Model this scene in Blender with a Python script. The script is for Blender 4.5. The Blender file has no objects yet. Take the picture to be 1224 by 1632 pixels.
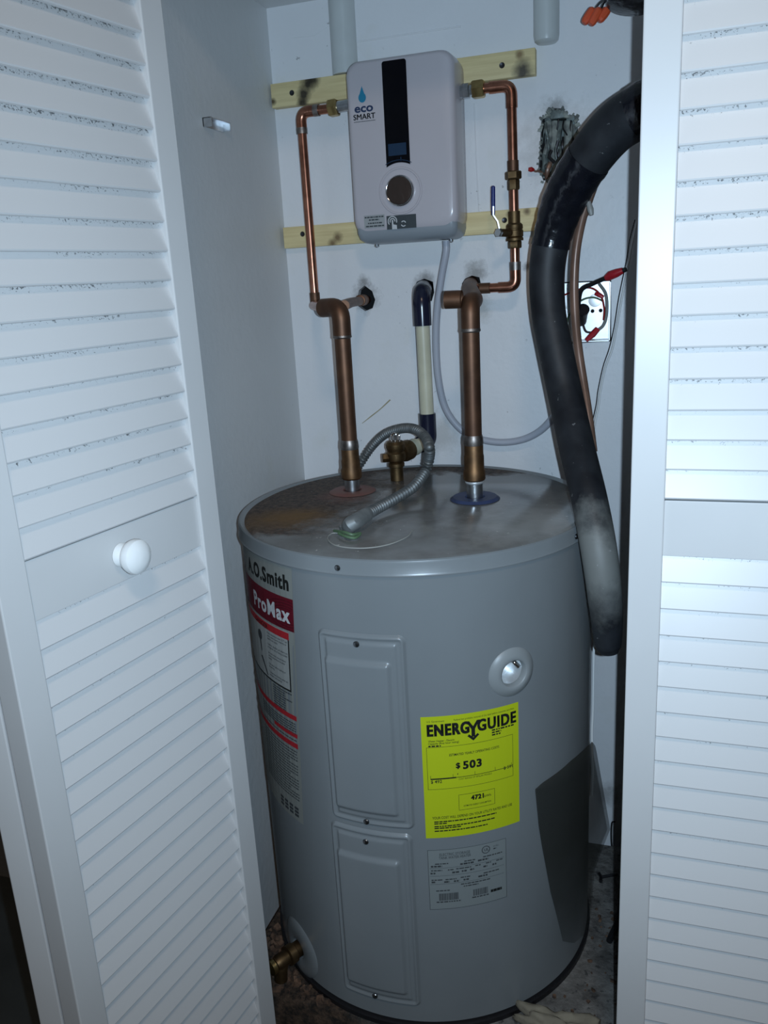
import bpy, bmesh, math, random
from mathutils import Vector, Matrix
random.seed(7)
S = bpy.context.scene
COL = S.collection
R = math.radians

# ------------------------------------------------------------------ camera
cam_d = bpy.data.cameras.new('camera')
cam = bpy.data.objects.new('camera', cam_d); COL.objects.link(cam)
S.camera = cam
cam_d.sensor_fit = 'VERTICAL'; cam_d.sensor_height = 24.0
cam_d.lens = 1320.0 / 1632.0 * 24.0
cam_d.clip_start = 0.01
PITCH, ROLL, YAW = R(15.62), R(-3.22), R(18.72)
EYE = Vector((0.0, 0.0, 1.25))
fwd = Vector((-math.sin(YAW) * math.cos(PITCH), math.cos(YAW) * math.cos(PITCH), -math.sin(PITCH)))
r0 = Vector((math.cos(YAW), math.sin(YAW), 0.0)); u0 = r0.cross(fwd)
right = r0 * math.cos(ROLL) + u0 * math.sin(ROLL)
upv = u0 * math.cos(ROLL) - r0 * math.sin(ROLL)
cm = Matrix((right, upv, -fwd)).transposed().to_4x4(); cm.translation = EYE
cam.matrix_world = cm

# ------------------------------------------------------------------ world, lights, exposure
S.view_settings.view_transform = 'Standard'
S.view_settings.look = 'None'
S.view_settings.gamma = 1.0
S.view_settings.use_curve_mapping = False
S.view_settings.exposure = 0.0
w = bpy.data.worlds.new('world'); S.world = w; w.use_nodes = True
w.node_tree.nodes['Background'].inputs[0].default_value = (0.5, 0.6, 0.75, 1)
w.node_tree.nodes['Background'].inputs[1].default_value = 0.02

def lamp(name, kind, loc, energy, color, target=None, **kw):
    d = bpy.data.lights.new(name, kind); d.energy = energy; d.color = color
    for k, v in kw.items(): setattr(d, k, v)
    o = bpy.data.objects.new(name, d); COL.objects.link(o); o.location = loc
    if target is not None:
        o.rotation_euler = (Vector(target) - Vector(loc)).to_track_quat('-Z', 'Y').to_euler()
    return o
FLASH = EYE + right * 0.026
lamp('phone_flash', 'SPOT', FLASH, 43.0, (0.60, 0.80, 1.0), (-0.24, 1.2, 1.00),
     spot_size=R(117), spot_blend=1.0, shadow_soft_size=0.004)
lamp('room_lamp', 'AREA', (0.2, -0.45, 2.36), 8.5, (1.0, 0.80, 0.62), (0.2, -0.45, 0.0),
     shape='DISK', size=0.30)

# ------------------------------------------------------------------ materials
MATS = {}
def newmat(name):
    m = bpy.data.materials.new(name); m.use_nodes = True
    return m, m.node_tree.nodes, m.node_tree.links, m.node_tree.nodes['Principled BSDF']
def mat(name, col, rough=0.5, metal=0.0, noise=0.0, scale=40.0, bump=0.0, bscale=200.0, spec=0.5, col2=None, coat=0.0):
    if name in MATS: return MATS[name]
    m, N, L, b = newmat(name)
    b.inputs['Base Color'].default_value = (*col, 1)
    b.inputs['Roughness'].default_value = rough
    b.inputs['Metallic'].default_value = metal
    b.inputs['Specular IOR Level'].default_value = spec
    b.inputs['Coat Weight'].default_value = coat
    tc = N.new('ShaderNodeTexCoord')
    if noise > 0 or col2:
        n = N.new('ShaderNodeTexNoise'); n.inputs['Scale'].default_value = scale; n.inputs['Detail'].default_value = 5
        L.new(tc.outputs['Object'], n.inputs['Vector'])
        r = N.new('ShaderNodeValToRGB')
        c2 = col2 if col2 else tuple(max(0, c * (1 - noise)) for c in col)
        r.color_ramp.elements[0].position = 0.35; r.color_ramp.elements[0].color = (*c2, 1)
        r.color_ramp.elements[1].position = 0.65; r.color_ramp.elements[1].color = (*col, 1)
        L.new(n.outputs['Fac'], r.inputs['Fac']); L.new(r.outputs['Color'], b.inputs['Base Color'])
    if bump > 0:
        n = N.new('ShaderNodeTexNoise'); n.inputs['Scale'].default_value = bscale
        L.new(tc.outputs['Object'], n.inputs['Vector'])
        bp = N.new('ShaderNodeBump'); bp.inputs['Strength'].default_value = bump; bp.inputs['Distance'].default_value = 0.002
        L.new(n.outputs['Fac'], bp.inputs['Height']); L.new(bp.outputs['Normal'], b.inputs['Normal'])
    MATS[name] = m
    return m

def math_node(N, op, a=None, b=None, clamp=False):
    n = N.new('ShaderNodeMath'); n.operation = op; n.use_clamp = clamp
    for i, v in enumerate((a, b)):
        if v is None: continue
        if isinstance(v, (int, float)): n.inputs[i].default_value = v
        else: n.id_data.links.new(v, n.inputs[i])
    return n.outputs[0]
def mixc(N, L, fac, a, b):
    n = N.new('ShaderNodeMix'); n.data_type = 'RGBA'
    if isinstance(fac, (int, float)): n.inputs[0].default_value = fac
    else: L.new(fac, n.inputs[0])
    for i, v in ((6, a), (7, b)):
        if isinstance(v, tuple): n.inputs[i].default_value = (*v, 1)
        else: L.new(v, n.inputs[i])
    return n.outputs[2]
def noise_at(N, L, vec, scale, detail=4, rough=0.55):
    n = N.new('ShaderNodeTexNoise'); n.inputs['Scale'].default_value = scale
    n.inputs['Detail'].default_value = detail; n.inputs['Roughness'].default_value = rough
    L.new(vec, n.inputs['Vector']); return n.outputs['Fac']
def ramp(N, L, fac, p0, p1):
    n = N.new('ShaderNodeMapRange'); n.clamp = True
    L.new(fac, n.inputs[0]); n.inputs[1].default_value = p0; n.inputs[2].default_value = p1
    return n.outputs[0]
def blob(N, L, pos, c, rad, wob=None, wamt=0.0):
    """1 near point c, falling to 0 at rad (a stain with a shape of its own)"""
    d = N.new('ShaderNodeVectorMath'); d.operation = 'DISTANCE'
    L.new(pos, d.inputs[0]); d.inputs[1].default_value = c
    v = d.outputs['Value']
    if wob is not None:
        v = math_node(N, 'ADD', v, math_node(N, 'MULTIPLY', math_node(N, 'SUBTRACT', wob, 0.5), wamt))
    return ramp(N, L, v, rad, rad * 0.25)

def wall_paint(name, col, stains=(), speck=0.5):
    m, N, L, b = newmat(name)
    b.inputs['Roughness'].default_value = 0.42
    b.inputs['Specular IOR Level'].default_value = 0.35
    g = N.new('ShaderNodeNewGeometry'); pos = g.outputs['Position']
    base = mixc(N, L, ramp(N, L, noise_at(N, L, pos, 3.5, 3), 0.3, 0.7), col, tuple(c * 0.93 for c in col))
    yel = ramp(N, L, noise_at(N, L, pos, 9, 4), 0.60, 0.80)
    base = mixc(N, L, math_node(N, 'MULTIPLY', yel, 0.25), base, (0.62, 0.60, 0.45))
    sp = ramp(N, L, noise_at(N, L, pos, 90, 2), 0.715, 0.76)
    gate = ramp(N, L, noise_at(N, L, pos, 7, 2), 0.48, 0.6)
    sp = math_node(N, 'MULTIPLY', math_node(N, 'MULTIPLY', sp, gate), speck)
    base = mixc(N, L, sp, base, (0.10, 0.09, 0.08))
    wob = noise_at(N, L, pos, 45, 4, 0.7)
    for c, rad, colr, amt in stains:
        f = math_node(N, 'MULTIPLY', blob(N, L, pos, c, rad, wob, rad * 1.6), amt)
        base = mixc(N, L, f, base, colr)
    L.new(base, b.inputs['Base Color'])
    bp = N.new('ShaderNodeBump'); bp.inputs['Strength'].default_value = 0.25; bp.inputs['Distance'].default_value = 0.003
    L.new(noise_at(N, L, pos, 60, 4), bp.inputs['Height']); L.new(bp.outputs['Normal'], b.inputs['Normal'])
    return m

def slat_paint():
    m, N, L, b = newmat('louvre_paint')
    b.inputs['Roughness'].default_value = 0.38
    tc = N.new('ShaderNodeTexCoord'); oi = N.new('ShaderNodeObjectInfo'); pos = tc.outputs['Object']
    off = N.new('ShaderNodeVectorMath'); off.operation = 'ADD'
    cx = N.new('ShaderNodeCombineXYZ'); rnd = math_node(N, 'MULTIPLY', oi.outputs['Random'], 40.0)
    L.new(rnd, cx.inputs[0]); L.new(rnd, cx.inputs[1])
    L.new(pos, off.inputs[0]); L.new(cx.outputs[0], off.inputs[1])
    sx = N.new('ShaderNodeSeparateXYZ'); L.new(pos, sx.inputs[0])
    z = sx.outputs[2]
    # dirt caught in the upper part of each slat, just under the lip of the slat above
    band = math_node(N, 'MULTIPLY', ramp(N, L, z, 0.0235, 0.0335), ramp(N, L, z, 0.0380, 0.036))
    n1 = noise_at(N, L, off.outputs[0], 330, 3, 0.75)
    gate = ramp(N, L, noise_at(N, L, off.outputs[0], 14, 2), 0.30, 0.55)
    f = ramp(N, L, math_node(N, 'ADD', n1, math_node(N, 'MULTIPLY', math_node(N, 'MULTIPLY', band, gate), 0.20)), 0.675, 0.715)
    f = math_node(N, 'MULTIPLY', f, ramp(N, L, z, 0.0225, 0.0265))
    c = mixc(N, L, math_node(N, 'MULTIPLY', f, 0.85), (0.67, 0.665, 0.66), (0.09, 0.09, 0.09))
    L.new(c, b.inputs['Base Color'])
    return m

def tank_top_mat():
    m, N, L, b = newmat('tank_top_metal')
    g = N.new('ShaderNodeNewGeometry'); pos = g.outputs['Position']
    sx = N.new('ShaderNodeSeparateXYZ'); L.new(pos, sx.inputs[0])
    base = mixc(N, L, ramp(N, L, noise_at(N, L, pos, 14, 5), 0.35, 0.7), (0.22, 0.225, 0.222), (0.125, 0.12, 0.112))
    wob = noise_at(N, L, pos, 16, 5, 0.65)
    # debris: brown crumbs on the left half and along the back rim
    lft = math_node(N, 'ADD', sx.outputs[0], math_node(N, 'MULTIPLY', wob, 0.22))
    mleft = ramp(N, L, lft, -0.30, -0.38)
    nearf = ramp(N, L, math_node(N, 'ADD', sx.outputs[1], math_node(N, 'MULTIPLY', wob, 0.10)), 1.075, 1.10)
    back = ramp(N, L, math_node(N, 'ADD', sx.outputs[1], math_node(N, 'MULTIPLY', wob, 0.10)), 1.475, 1.50)
    backx = ramp(N, L, sx.outputs[0], -0.15, -0.26)
    mask = math_node(N, 'MAXIMUM', math_node(N, 'MULTIPLY', mleft, nearf), math_node(N, 'MULTIPLY', back, backx))
    crumb = noise_at(N, L, pos, 105, 5, 0.8)
    brown = mixc(N, L, ramp(N, L, crumb, 0.40, 0.66), (0.018, 0.011, 0.008), (0.17, 0.11, 0.075))
    base = mixc(N, L, math_node(N, 'MULTIPLY', mask, 0.92), base, brown)
    oran = blob(N, L, pos, (-0.535, 1.115, 0.905), 0.085, wob, 0.12)
    base = mixc(N, L, math_node(N, 'MULTIPLY', oran, 0.85), base, (0.20, 0.105, 0.025))
    redst = blob(N, L, pos, (-0.492, 1.255, 0.905), 0.055, wob, 0.05)
    base = mixc(N, L, math_node(N, 'MULTIPLY', redst, 0.55), base, (0.26, 0.12, 0.10))
    chalk = blob(N, L, pos, (-0.16, 1.13, 0.905), 0.13, wob, 0.20)
    base = mixc(N, L, math_node(N, 'MULTIPLY', chalk, 0.35), base, (0.55, 0.57, 0.56))
    fleck = ramp(N, L, noise_at(N, L, pos, 120, 2), 0.73, 0.76)
    base = mixc(N, L, math_node(N, 'MULTIPLY', fleck, 0.5), base, (0.75, 0.74, 0.70))
    L.new(base, b.inputs['Base Color'])
    rr = N.new('ShaderNodeMapRange'); L.new(mask, rr.inputs[0]); rr.inputs[3].default_value = 0.17; rr.inputs[4].default_value = 0.75
    L.new(rr.outputs[0], b.inputs['Roughness'])
    b.inputs['Specular IOR Level'].default_value = 0.6
    bp = N.new('ShaderNodeBump'); bp.inputs['Strength'].default_value = 0.7; bp.inputs['Distance'].default_value = 0.004
    L.new(math_node(N, 'MULTIPLY', crumb, mask), bp.inputs['Height']); L.new(bp.outputs['Normal'], b.inputs['Normal'])
    return m

def floor_mat():
    m, N, L, b = newmat('dirty_concrete')
    g = N.new('ShaderNodeNewGeometry'); pos = g.outputs['Position']
    sx = N.new('ShaderNodeSeparateXYZ'); L.new(pos, sx.inputs[0])
    base = mixc(N, L, ramp(N, L, noise_at(N, L, pos, 22, 6, 0.7), 0.35, 0.68), (0.075, 0.07, 0.065), (0.21, 0.20, 0.185))
    pits = ramp(N, L, noise_at(N, L, pos, 95, 3), 0.60, 0.68)
    base = mixc(N, L, math_node(N, 'MULTIPLY', pits, 0.8), base, (0.03, 0.03, 0.03))
    rust = ramp(N, L, math_node(N, 'ADD', sx.outputs[0], math_node(N, 'MULTIPLY', noise_at(N, L, pos, 12, 4), 0.2)), -0.2, -0.34)
    rb = mixc(N, L, ramp(N, L, noise_at(N, L, pos, 70, 5, 0.7), 0.4, 0.65), (0.012, 0.009, 0.007), (0.10, 0.062, 0.04))
    base = mixc(N, L, rust, base, rb)
    L.new(base, b.inputs['Base Color']); b.inputs['Roughness'].default_value = 0.85
    bp = N.new('ShaderNodeBump'); bp.inputs['Strength'].default_value = 0.8; bp.inputs['Distance'].default_value = 0.006
    L.new(noise_at(N, L, pos, 60, 5), bp.inputs['Height']); L.new(bp.outputs['Normal'], b.inputs['Normal'])
    return m

def hose_mat():
    m, N, L, b = newmat('black_foam')
    g = N.new('ShaderNodeNewGeometry'); pos = g.outputs['Position']
    sx = N.new('ShaderNodeSeparateXYZ'); L.new(pos, sx.inputs[0])
    wob = noise_at(N, L, pos, 30, 5, 0.7)
    z = math_node(N, 'ADD', sx.outputs[2], math_node(N, 'MULTIPLY', math_node(N, 'SUBTRACT', wob, 0.5), 0.10))
    chalk = math_node(N, 'MULTIPLY', ramp(N, L, z, 0.78, 0.86), ramp(N, L, z, 0.955, 0.90))
    base = mixc(N, L, ramp(N, L, noise_at(N, L, pos, 25, 5), 0.35, 0.7), (0.006, 0.007, 0.010), (0.022, 0.025, 0.030))
    base = mixc(N, L, math_node(N, 'MULTIPLY', chalk, 0.55), base, (0.30, 0.31, 0.29))
    dust = ramp(N, L, noise_at(N, L, pos, 110, 2), 0.72, 0.76)
    base = mixc(N, L, math_node(N, 'MULTIPLY', dust, 0.4), base, (0.4, 0.4, 0.4))
    L.new(base, b.inputs['Base Color']); b.inputs['Roughness'].default_value = 0.55
    return m

def batten_mat(stains):
    m, N, L, b = newmat('raw_pine')
    g = N.new('ShaderNodeNewGeometry'); pos = g.outputs['Position']
    mp = N.new('ShaderNodeMapping'); L.new(pos, mp.inputs[0]); mp.inputs['Scale'].default_value = (6, 30, 90)
    gr = noise_at(N, L, mp.outputs[0], 1.5, 4)
    base = mixc(N, L, ramp(N, L, gr, 0.3, 0.7), (0.84, 0.70, 0.38), (0.68, 0.54, 0.27))
    wob = noise_at(N, L, pos, 60, 4, 0.6)
    for c, rad, colr, amt in stains:
        f = math_node(N, 'MULTIPLY', blob(N, L, pos, c, rad, wob, rad * 0.7), amt)
        base = mixc(N, L, f, base, colr)
    L.new(base, b.inputs['Base Color']); b.inputs['Roughness'].default_value = 0.6
    return m

M_white = mat('white_gloss_paint', (0.66, 0.66, 0.655), 0.38, noise=0.03, scale=8)
M_slat = slat_paint()
M_knob = mat('white_ceramic', (0.86, 0.87, 0.86), 0.12)
M_hinge = mat('dark_hinge_metal', (0.05, 0.05, 0.055), 0.4, 0.8)
M_tank = mat('grey_enamel', (0.215, 0.235, 0.245), 0.30, noise=0.05, scale=10, bump=0.03, bscale=90)
M_toptank = tank_top_mat()
M_ringgrey = mat('light_grey_plastic', (0.275, 0.295, 0.30), 0.4)
M_dark = mat('dark_void', (0.008, 0.008, 0.009), 0.9)
M_copper = mat('copper_bright', (0.52, 0.23, 0.15), 0.28, 1.0, col2=(0.33, 0.14, 0.09), scale=45)
M_copperdull = mat('copper_tarnished', (0.19, 0.098, 0.058), 0.5, 0.8, col2=(0.125, 0.066, 0.042), scale=30)
M_solder = mat('solder_tin', (0.38, 0.33, 0.30), 0.45, 1.0, noise=0.4, scale=120)
M_brass = mat('brass', (0.58, 0.42, 0.18), 0.34, 1.0, noise=0.3, scale=60)
M_brassdull = mat('brass_dull', (0.20, 0.13, 0.065), 0.52, 1.0, noise=0.4, scale=60)
M_adapter = mat('brown_bronze', (0.23, 0.125, 0.06), 0.5, 0.9, col2=(0.13, 0.075, 0.04), scale=50)
M_screw = mat('dark_screw_steel', (0.20, 0.21, 0.22), 0.3, 1.0)
M_steel = mat('galvanised_steel', (0.62, 0.64, 0.66), 0.32, 1.0, noise=0.25, scale=70)
M_dullzinc = mat('dull_zinc', (0.34, 0.36, 0.36), 0.6, 0.6, noise=0.3, scale=50)
M_paleghost = mat('dirty_pale_wire', (0.36, 0.36, 0.33), 0.5)
M_galv = mat('bright_zinc', (0.85, 0.87, 0.88), 0.38, 0.6, noise=0.12, scale=50)
M_chrome = mat('chrome', (0.8, 0.8, 0.8), 0.1, 1.0)
M_bluevinyl = mat('blue_vinyl_grip', (0.010, 0.022, 0.16), 0.35)
M_heater = mat('pale_warm_grey_plastic', (0.56, 0.52, 0.545), 0.22, noise=0.02, scale=6)
M_heaterlow = mat('grey_plastic_base', (0.30, 0.33, 0.36), 0.35)
M_blackgloss = mat('black_gloss', (0.006, 0.006, 0.008), 0.07)
M_bluescreen = mat('unlit_blue_screen', (0.022, 0.045, 0.085), 0.2)
M_lens = mat('smoked_knob', (0.09, 0.065, 0.055), 0.12, 0.4)
M_pvcblue = mat('dark_blue_pvc_cement', (0.012, 0.014, 0.032), 0.22)
M_pvc = mat('aged_pvc', (0.66, 0.63, 0.47), 0.4, noise=0.12, scale=25)
M_conduit = mat('flex_conduit_grey', (0.19, 0.20, 0.20), 0.5, 0.6, noise=0.35, scale=60)
M_greycable = mat('grey_cable_jacket', (0.44, 0.46, 0.52), 0.4)
M_hose = hose_mat()
M_tape = mat('black_tape', (0.008, 0.009, 0.014), 0.2, noise=0.4, scale=60, bump=0.5, bscale=90)
M_browntube = mat('brown_refrigerant_line', (0.24, 0.14, 0.10), 0.35, 0.2, noise=0.3, scale=30)
M_orange = mat('orange_nut', (0.70, 0.10, 0.035), 0.4)
M_rednut = mat('red_nut', (0.42, 0.012, 0.022), 0.4)
M_redwire = mat('red_wire', (0.36, 0.012, 0.012), 0.4)
M_blackwire = mat('black_wire', (0.01, 0.01, 0.012), 0.4)
M_whitewire = mat('white_wire', (0.85, 0.86, 0.85), 0.4)
M_greenwire = mat('green_wire', (0.10, 0.17, 0.09), 0.5)
M_greywire = mat('grey_wire', (0.25, 0.26, 0.25), 0.5)
M_redring = mat('faded_red_gasket', (0.19, 0.075, 0.065), 0.55, col2=(0.18, 0.09, 0.07), scale=50)
M_bluering = mat('blue_gasket', (0.045, 0.065, 0.15), 0.5, noise=0.3, scale=40)
M_yellow = mat('yellow_sticker', (0.50, 0.58, 0.012), 0.45)
M_ink = mat('black_ink', (0.012, 0.013, 0.012), 0.5)
M_plate = mat('grey_rating_sticker', (0.225, 0.25, 0.25), 0.4)
M_inkfaint = mat('faint_grey_ink', (0.05, 0.055, 0.058), 0.5)
M_white_lbl = mat('white_sticker', (0.36, 0.37, 0.355), 0.45)
M_clear_lbl = mat('grey_sticker', (0.255, 0.265, 0.245), 0.45)
M_maroon = mat('maroon_print', (0.13, 0.008, 0.018), 0.4)
M_maroondark = mat('dark_maroon_print', (0.075, 0.006, 0.012), 0.4)
M_red = mat('red_print', (0.42, 0.022, 0.03), 0.4)
M_silverink = mat('silver_ink', (0.60, 0.61, 0.62), 0.4)
M_navy = mat('navy_print', (0.02, 0.04, 0.10), 0.4)
M_teal = mat('teal_print', (0.02, 0.22, 0.36), 0.35)
M_greylbl = mat('grey_note_sticker', (0.36, 0.37, 0.37), 0.4)
M_charcoal = mat('charcoal_sticker', (0.05, 0.06, 0.065), 0.4)
M_debris = mat('rust_crumbs', (0.16, 0.09, 0.055), 0.9, col2=(0.025, 0.018, 0.014), scale=90)
M_cloth = mat('pale_rag', (0.27, 0.24, 0.18), 0.9, noise=0.25, scale=40)
M_concrete = floor_mat()
M_roomfloor = mat('dark_room_floor', (0.075, 0.085, 0.085), 0.6, noise=0.3, scale=9)
M_roomwall = mat('room_wall_paint', (0.42, 0.42, 0.42), 0.7, noise=0.04, scale=5)
M_dimwall = mat('dark_grey_room_wall', (0.24, 0.25, 0.26), 0.7, noise=0.1, scale=6)
M_wallside = wall_paint('side_wall_paint', (0.70, 0.71, 0.71), speck=0.35)
M_conduitpaint = mat('painted_conduit', (0.62, 0.65, 0.64), 0.3, noise=0.06, scale=20)
M_tornmetal = mat('old_box_metal', (0.20, 0.24, 0.23), 0.5, 0.4, noise=0.6, scale=80)
M_oldsheath = mat('old_cable_sheath', (0.34, 0.37, 0.33), 0.6, col2=(0.10, 0.11, 0.11), scale=60)

def sheet_mat():  # dark see-through layer, its opacity dropping with height
    m, N, L, b = newmat('dark_translucent_film')
    b.inputs['Base Color'].default_value = (0.045, 0.047, 0.040, 1)
    b.inputs['Roughness'].default_value = 0.45
    tr = N.new('ShaderNodeBsdfTransparent'); mx = N.new('ShaderNodeMixShader'); g = N.new('ShaderNodeNewGeometry'); sx = N.new('ShaderNodeSeparateXYZ'); L.new(g.outputs['Position'], sx.inputs[0])
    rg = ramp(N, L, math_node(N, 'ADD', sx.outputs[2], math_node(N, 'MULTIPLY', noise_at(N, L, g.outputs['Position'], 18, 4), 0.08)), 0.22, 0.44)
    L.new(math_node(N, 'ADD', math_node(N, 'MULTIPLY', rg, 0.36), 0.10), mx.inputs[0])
    out = N['Material Output']
    L.new(tr.outputs[0], mx.inputs[1]); L.new(b.outputs[0], mx.inputs[2]); L.new(mx.outputs[0], out.inputs['Surface'])
    return m
M_sheet = sheet_mat()

# ------------------------------------------------------------------ mesh helpers
class MB:
    def __init__(s): s.v = []; s.f = []
    def add(s, vs, fs):
        o = len(s.v); s.v += [tuple(v) for v in vs]; s.f += [tuple(i + o for i in f) for f in fs]; return s
    def box(s, x0, x1, y0, y1, z0, z1, M=None):
        vs = [Vector((x, y, z)) for x in (x0, x1) for y in (y0, y1) for z in (z0, z1)]
        if M is not None: vs = [M @ v for v in vs]
        return s.add(vs, [(0, 1, 3, 2), (4, 6, 7, 5), (0, 4, 5, 1), (2, 3, 7, 6), (0, 2, 6, 4), (1, 5, 7, 3)])
    def tube(s, pts, rad, seg=16, smooth=0, caps=True, radf=None):
        P = [Vector(p) for p in pts]
        if smooth:
            if isinstance(rad, (list, tuple)): rad = radl(rad, smooth)
            P = spline(P, smooth)
        n = len(P); T = []
        for i in range(n):
            t = (P[min(i + 1, n - 1)] - P[max(i - 1, 0)]); T.append(t.normalized())
        a = Vector((0, 0, 1)) if abs(T[0].z) < 0.9 else Vector((1, 0, 0))
        N = (a - T[0] * a.dot(T[0])).normalized(); vs = []
        for i in range(n):
            N = (N - T[i] * N.dot(T[i])).normalized(); B = T[i].cross(N)
            rr = radf(i / (n - 1), i) if radf else (rad[i] if isinstance(rad, (list, tuple)) else rad)
            for k in range(seg):
                an = 2 * math.pi * k / seg
                vs.append(P[i] + (N * math.cos(an) + B * math.sin(an)) * rr)
        fs = [(i * seg + k, i * seg + (k + 1) % seg, (i + 1) * seg + (k + 1) % seg, (i + 1) * seg + k)
              for i in range(n - 1) for k in range(seg)]
        if caps: fs += [tuple(range(seg - 1, -1, -1)), tuple(range((n - 1) * seg, n * seg))]
        return s.add(vs, fs)
    def lathe(s, prof, origin, axis=(0, 0, 1), seg=32, caps=True):
        """prof: (radius, distance along axis)"""
        ax = Vector(axis).normalized(); o = Vector(origin)
        a = Vector((1, 0, 0)) if abs(ax.x) < 0.9 else Vector((0, 1, 0))
        N = (a - ax * a.dot(ax)).normalized(); B = ax.cross(N); vs = []
        for r, h in prof:
            for k in range(seg):
                an = 2 * math.pi * k / seg
                vs.append(o + ax * h + (N * math.cos(an) + B * math.sin(an)) * max(r, 1e-5))
        n = len(prof)
        fs = [(i * seg + k, i * seg + (k + 1) % seg, (i + 1) * seg + (k + 1) % seg, (i + 1) * seg + k)
              for i in range(n - 1) for k in range(seg)]
        if caps: fs += [tuple(range(seg - 1, -1, -1)), tuple(range((n - 1) * seg, n * seg))]
        return s.add(vs, fs)
    def cyl(s, a, b, r, seg=24):
        a = Vector(a); b = Vector(b); return s.lathe([(r, 0), (r, (b - a).length)], a, b - a, seg)
    def hexn(s, a, b, r):
        a = Vector(a); b = Vector(b); d = (b - a).length
        return s.lathe([(r * .9, 0), (r, d * .12), (r, d * .88), (r * .9, d)], a, b - a, 6)
    def build(s, name, m, parent=None, smooth=True, bevel=0.0, angle=35):
        me = bpy.data.meshes.new(name); me.from_pydata(s.v, [], s.f); me.update()
        bm = bmesh.new(); bm.from_mesh(me)
        bmesh.ops.recalc_face_normals(bm, faces=bm.faces)
        if bevel: bmesh.ops.bevel(bm, geom=bm.edges[:], offset=bevel, segments=2, affect='EDGES', profile=0.5)
        bm.to_mesh(me); bm.free()
        if smooth:
            me.polygons.foreach_set('use_smooth', [True] * len(me.polygons))
            me.set_sharp_from_angle(angle=R(angle))
        me.materials.append(m)
        o = bpy.data.objects.new(name, me); COL.objects.link(o)
        if parent is not None: put(o, parent)
        return o

def spline(P, k):
    Q = [P[0] * 2 - P[1]] + P + [P[-1] * 2 - P[-2]]; out = []
    for i in range(1, len(Q) - 2):
        a, b, c, d = Q[i - 1:i + 3]
        for j in range(k):
            t = j / k
            out.append(0.5 * ((2 * b) + (c - a) * t + (2 * a - 5 * b + 4 * c - d) * t * t + (3 * b - a - 3 * c + d) * t ** 3))
    out.append(P[-1]); return out

def radl(vals, k_): 
    out = []
    for i in range(len(vals) - 1):
        for j in range(k_): out.append(vals[i] + (vals[i + 1] - vals[i]) * j / k_)
    return out + [vals[-1]]

def fillet(pts, r, k=6):
    """polyline with rounded corners of bend radius r (pipe elbows)"""
    P = [Vector(p) for p in pts]; out = [P[0]]
    for i in range(1, len(P) - 1):
        a = (P[i - 1] - P[i]); c = (P[i + 1] - P[i]); d = min(r, a.length * .49, c.length * .49)
        A = P[i] + a.normalized() * d; Cc = P[i] + c.normalized() * d
        for j in range(k + 1):
            t = j / k; out.append(A * (1 - t) ** 2 + P[i] * 2 * t * (1 - t) + Cc * t * t)
    out.append(P[-1]); return out

def wm(o):
    m = o.matrix_basis.copy()
    return wm(o.parent) @ o.matrix_parent_inverse @ m if o.parent else m
def put(o, parent):
    """parent, keeping mesh coordinates given in world space"""
    o.parent = parent; o.matrix_parent_inverse = wm(parent).inverted()
def tag(o, label=None, cat=None, group=None, kind=None):
    if label: o['label'] = label
    if cat: o['category'] = cat
    if group: o['group'] = group
    if kind: o['kind'] = kind
    return o
def thing(name, loc, label=None, cat=None, group=None, kind=None):
    o = bpy.data.objects.new(name, None); COL.objects.link(o); o.location = loc
    o.empty_display_size = 0.05
    return tag(o, label, cat, group, kind)
def struct(name, mb, m, **k):
    return tag(mb.build(name, m, smooth=False, **k), kind='structure')

def text2d(body, size, bold=0.0, align='LEFT', width=None, shear=0.0, spacing=1.0):
    """flat lettering as (verts2d, faces); width stretches the line to that length"""
    cu = bpy.data.curves.new('lettering_source', 'FONT'); cu.body = body; cu.size = size; cu.offset = bold * size; cu.space_character = spacing
    cu.resolution_u = 3; cu.align_x = align; cu.shear = shear
    ob = bpy.data.objects.new('lettering_source', cu); COL.objects.link(ob)
    dg = bpy.context.evaluated_depsgraph_get(); dg.update()
    me = bpy.data.meshes.new_from_object(ob.evaluated_get(dg))
    vs = [(v.co.x, v.co.y) for v in me.vertices]; fs = [tuple(p.vertices) for p in me.polygons]
    bpy.data.objects.remove(ob); bpy.data.curves.remove(cu); bpy.data.meshes.remove(me)
    if width and vs:
        x0 = min(v[0] for v in vs); x1 = max(v[0] for v in vs); k = width / (x1 - x0)
        vs = [((v[0] - x0) * k, v[1]) for v in vs]
    return vs, fs
def heavy(f, body, x, y, size, width, d):
    for dx in (-d, 0, d):
        for dy in (-d * .7, d * .7): f.text(body, x + dx, y + dy, size, bold=.015, width=width, spacing=1.14)
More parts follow.
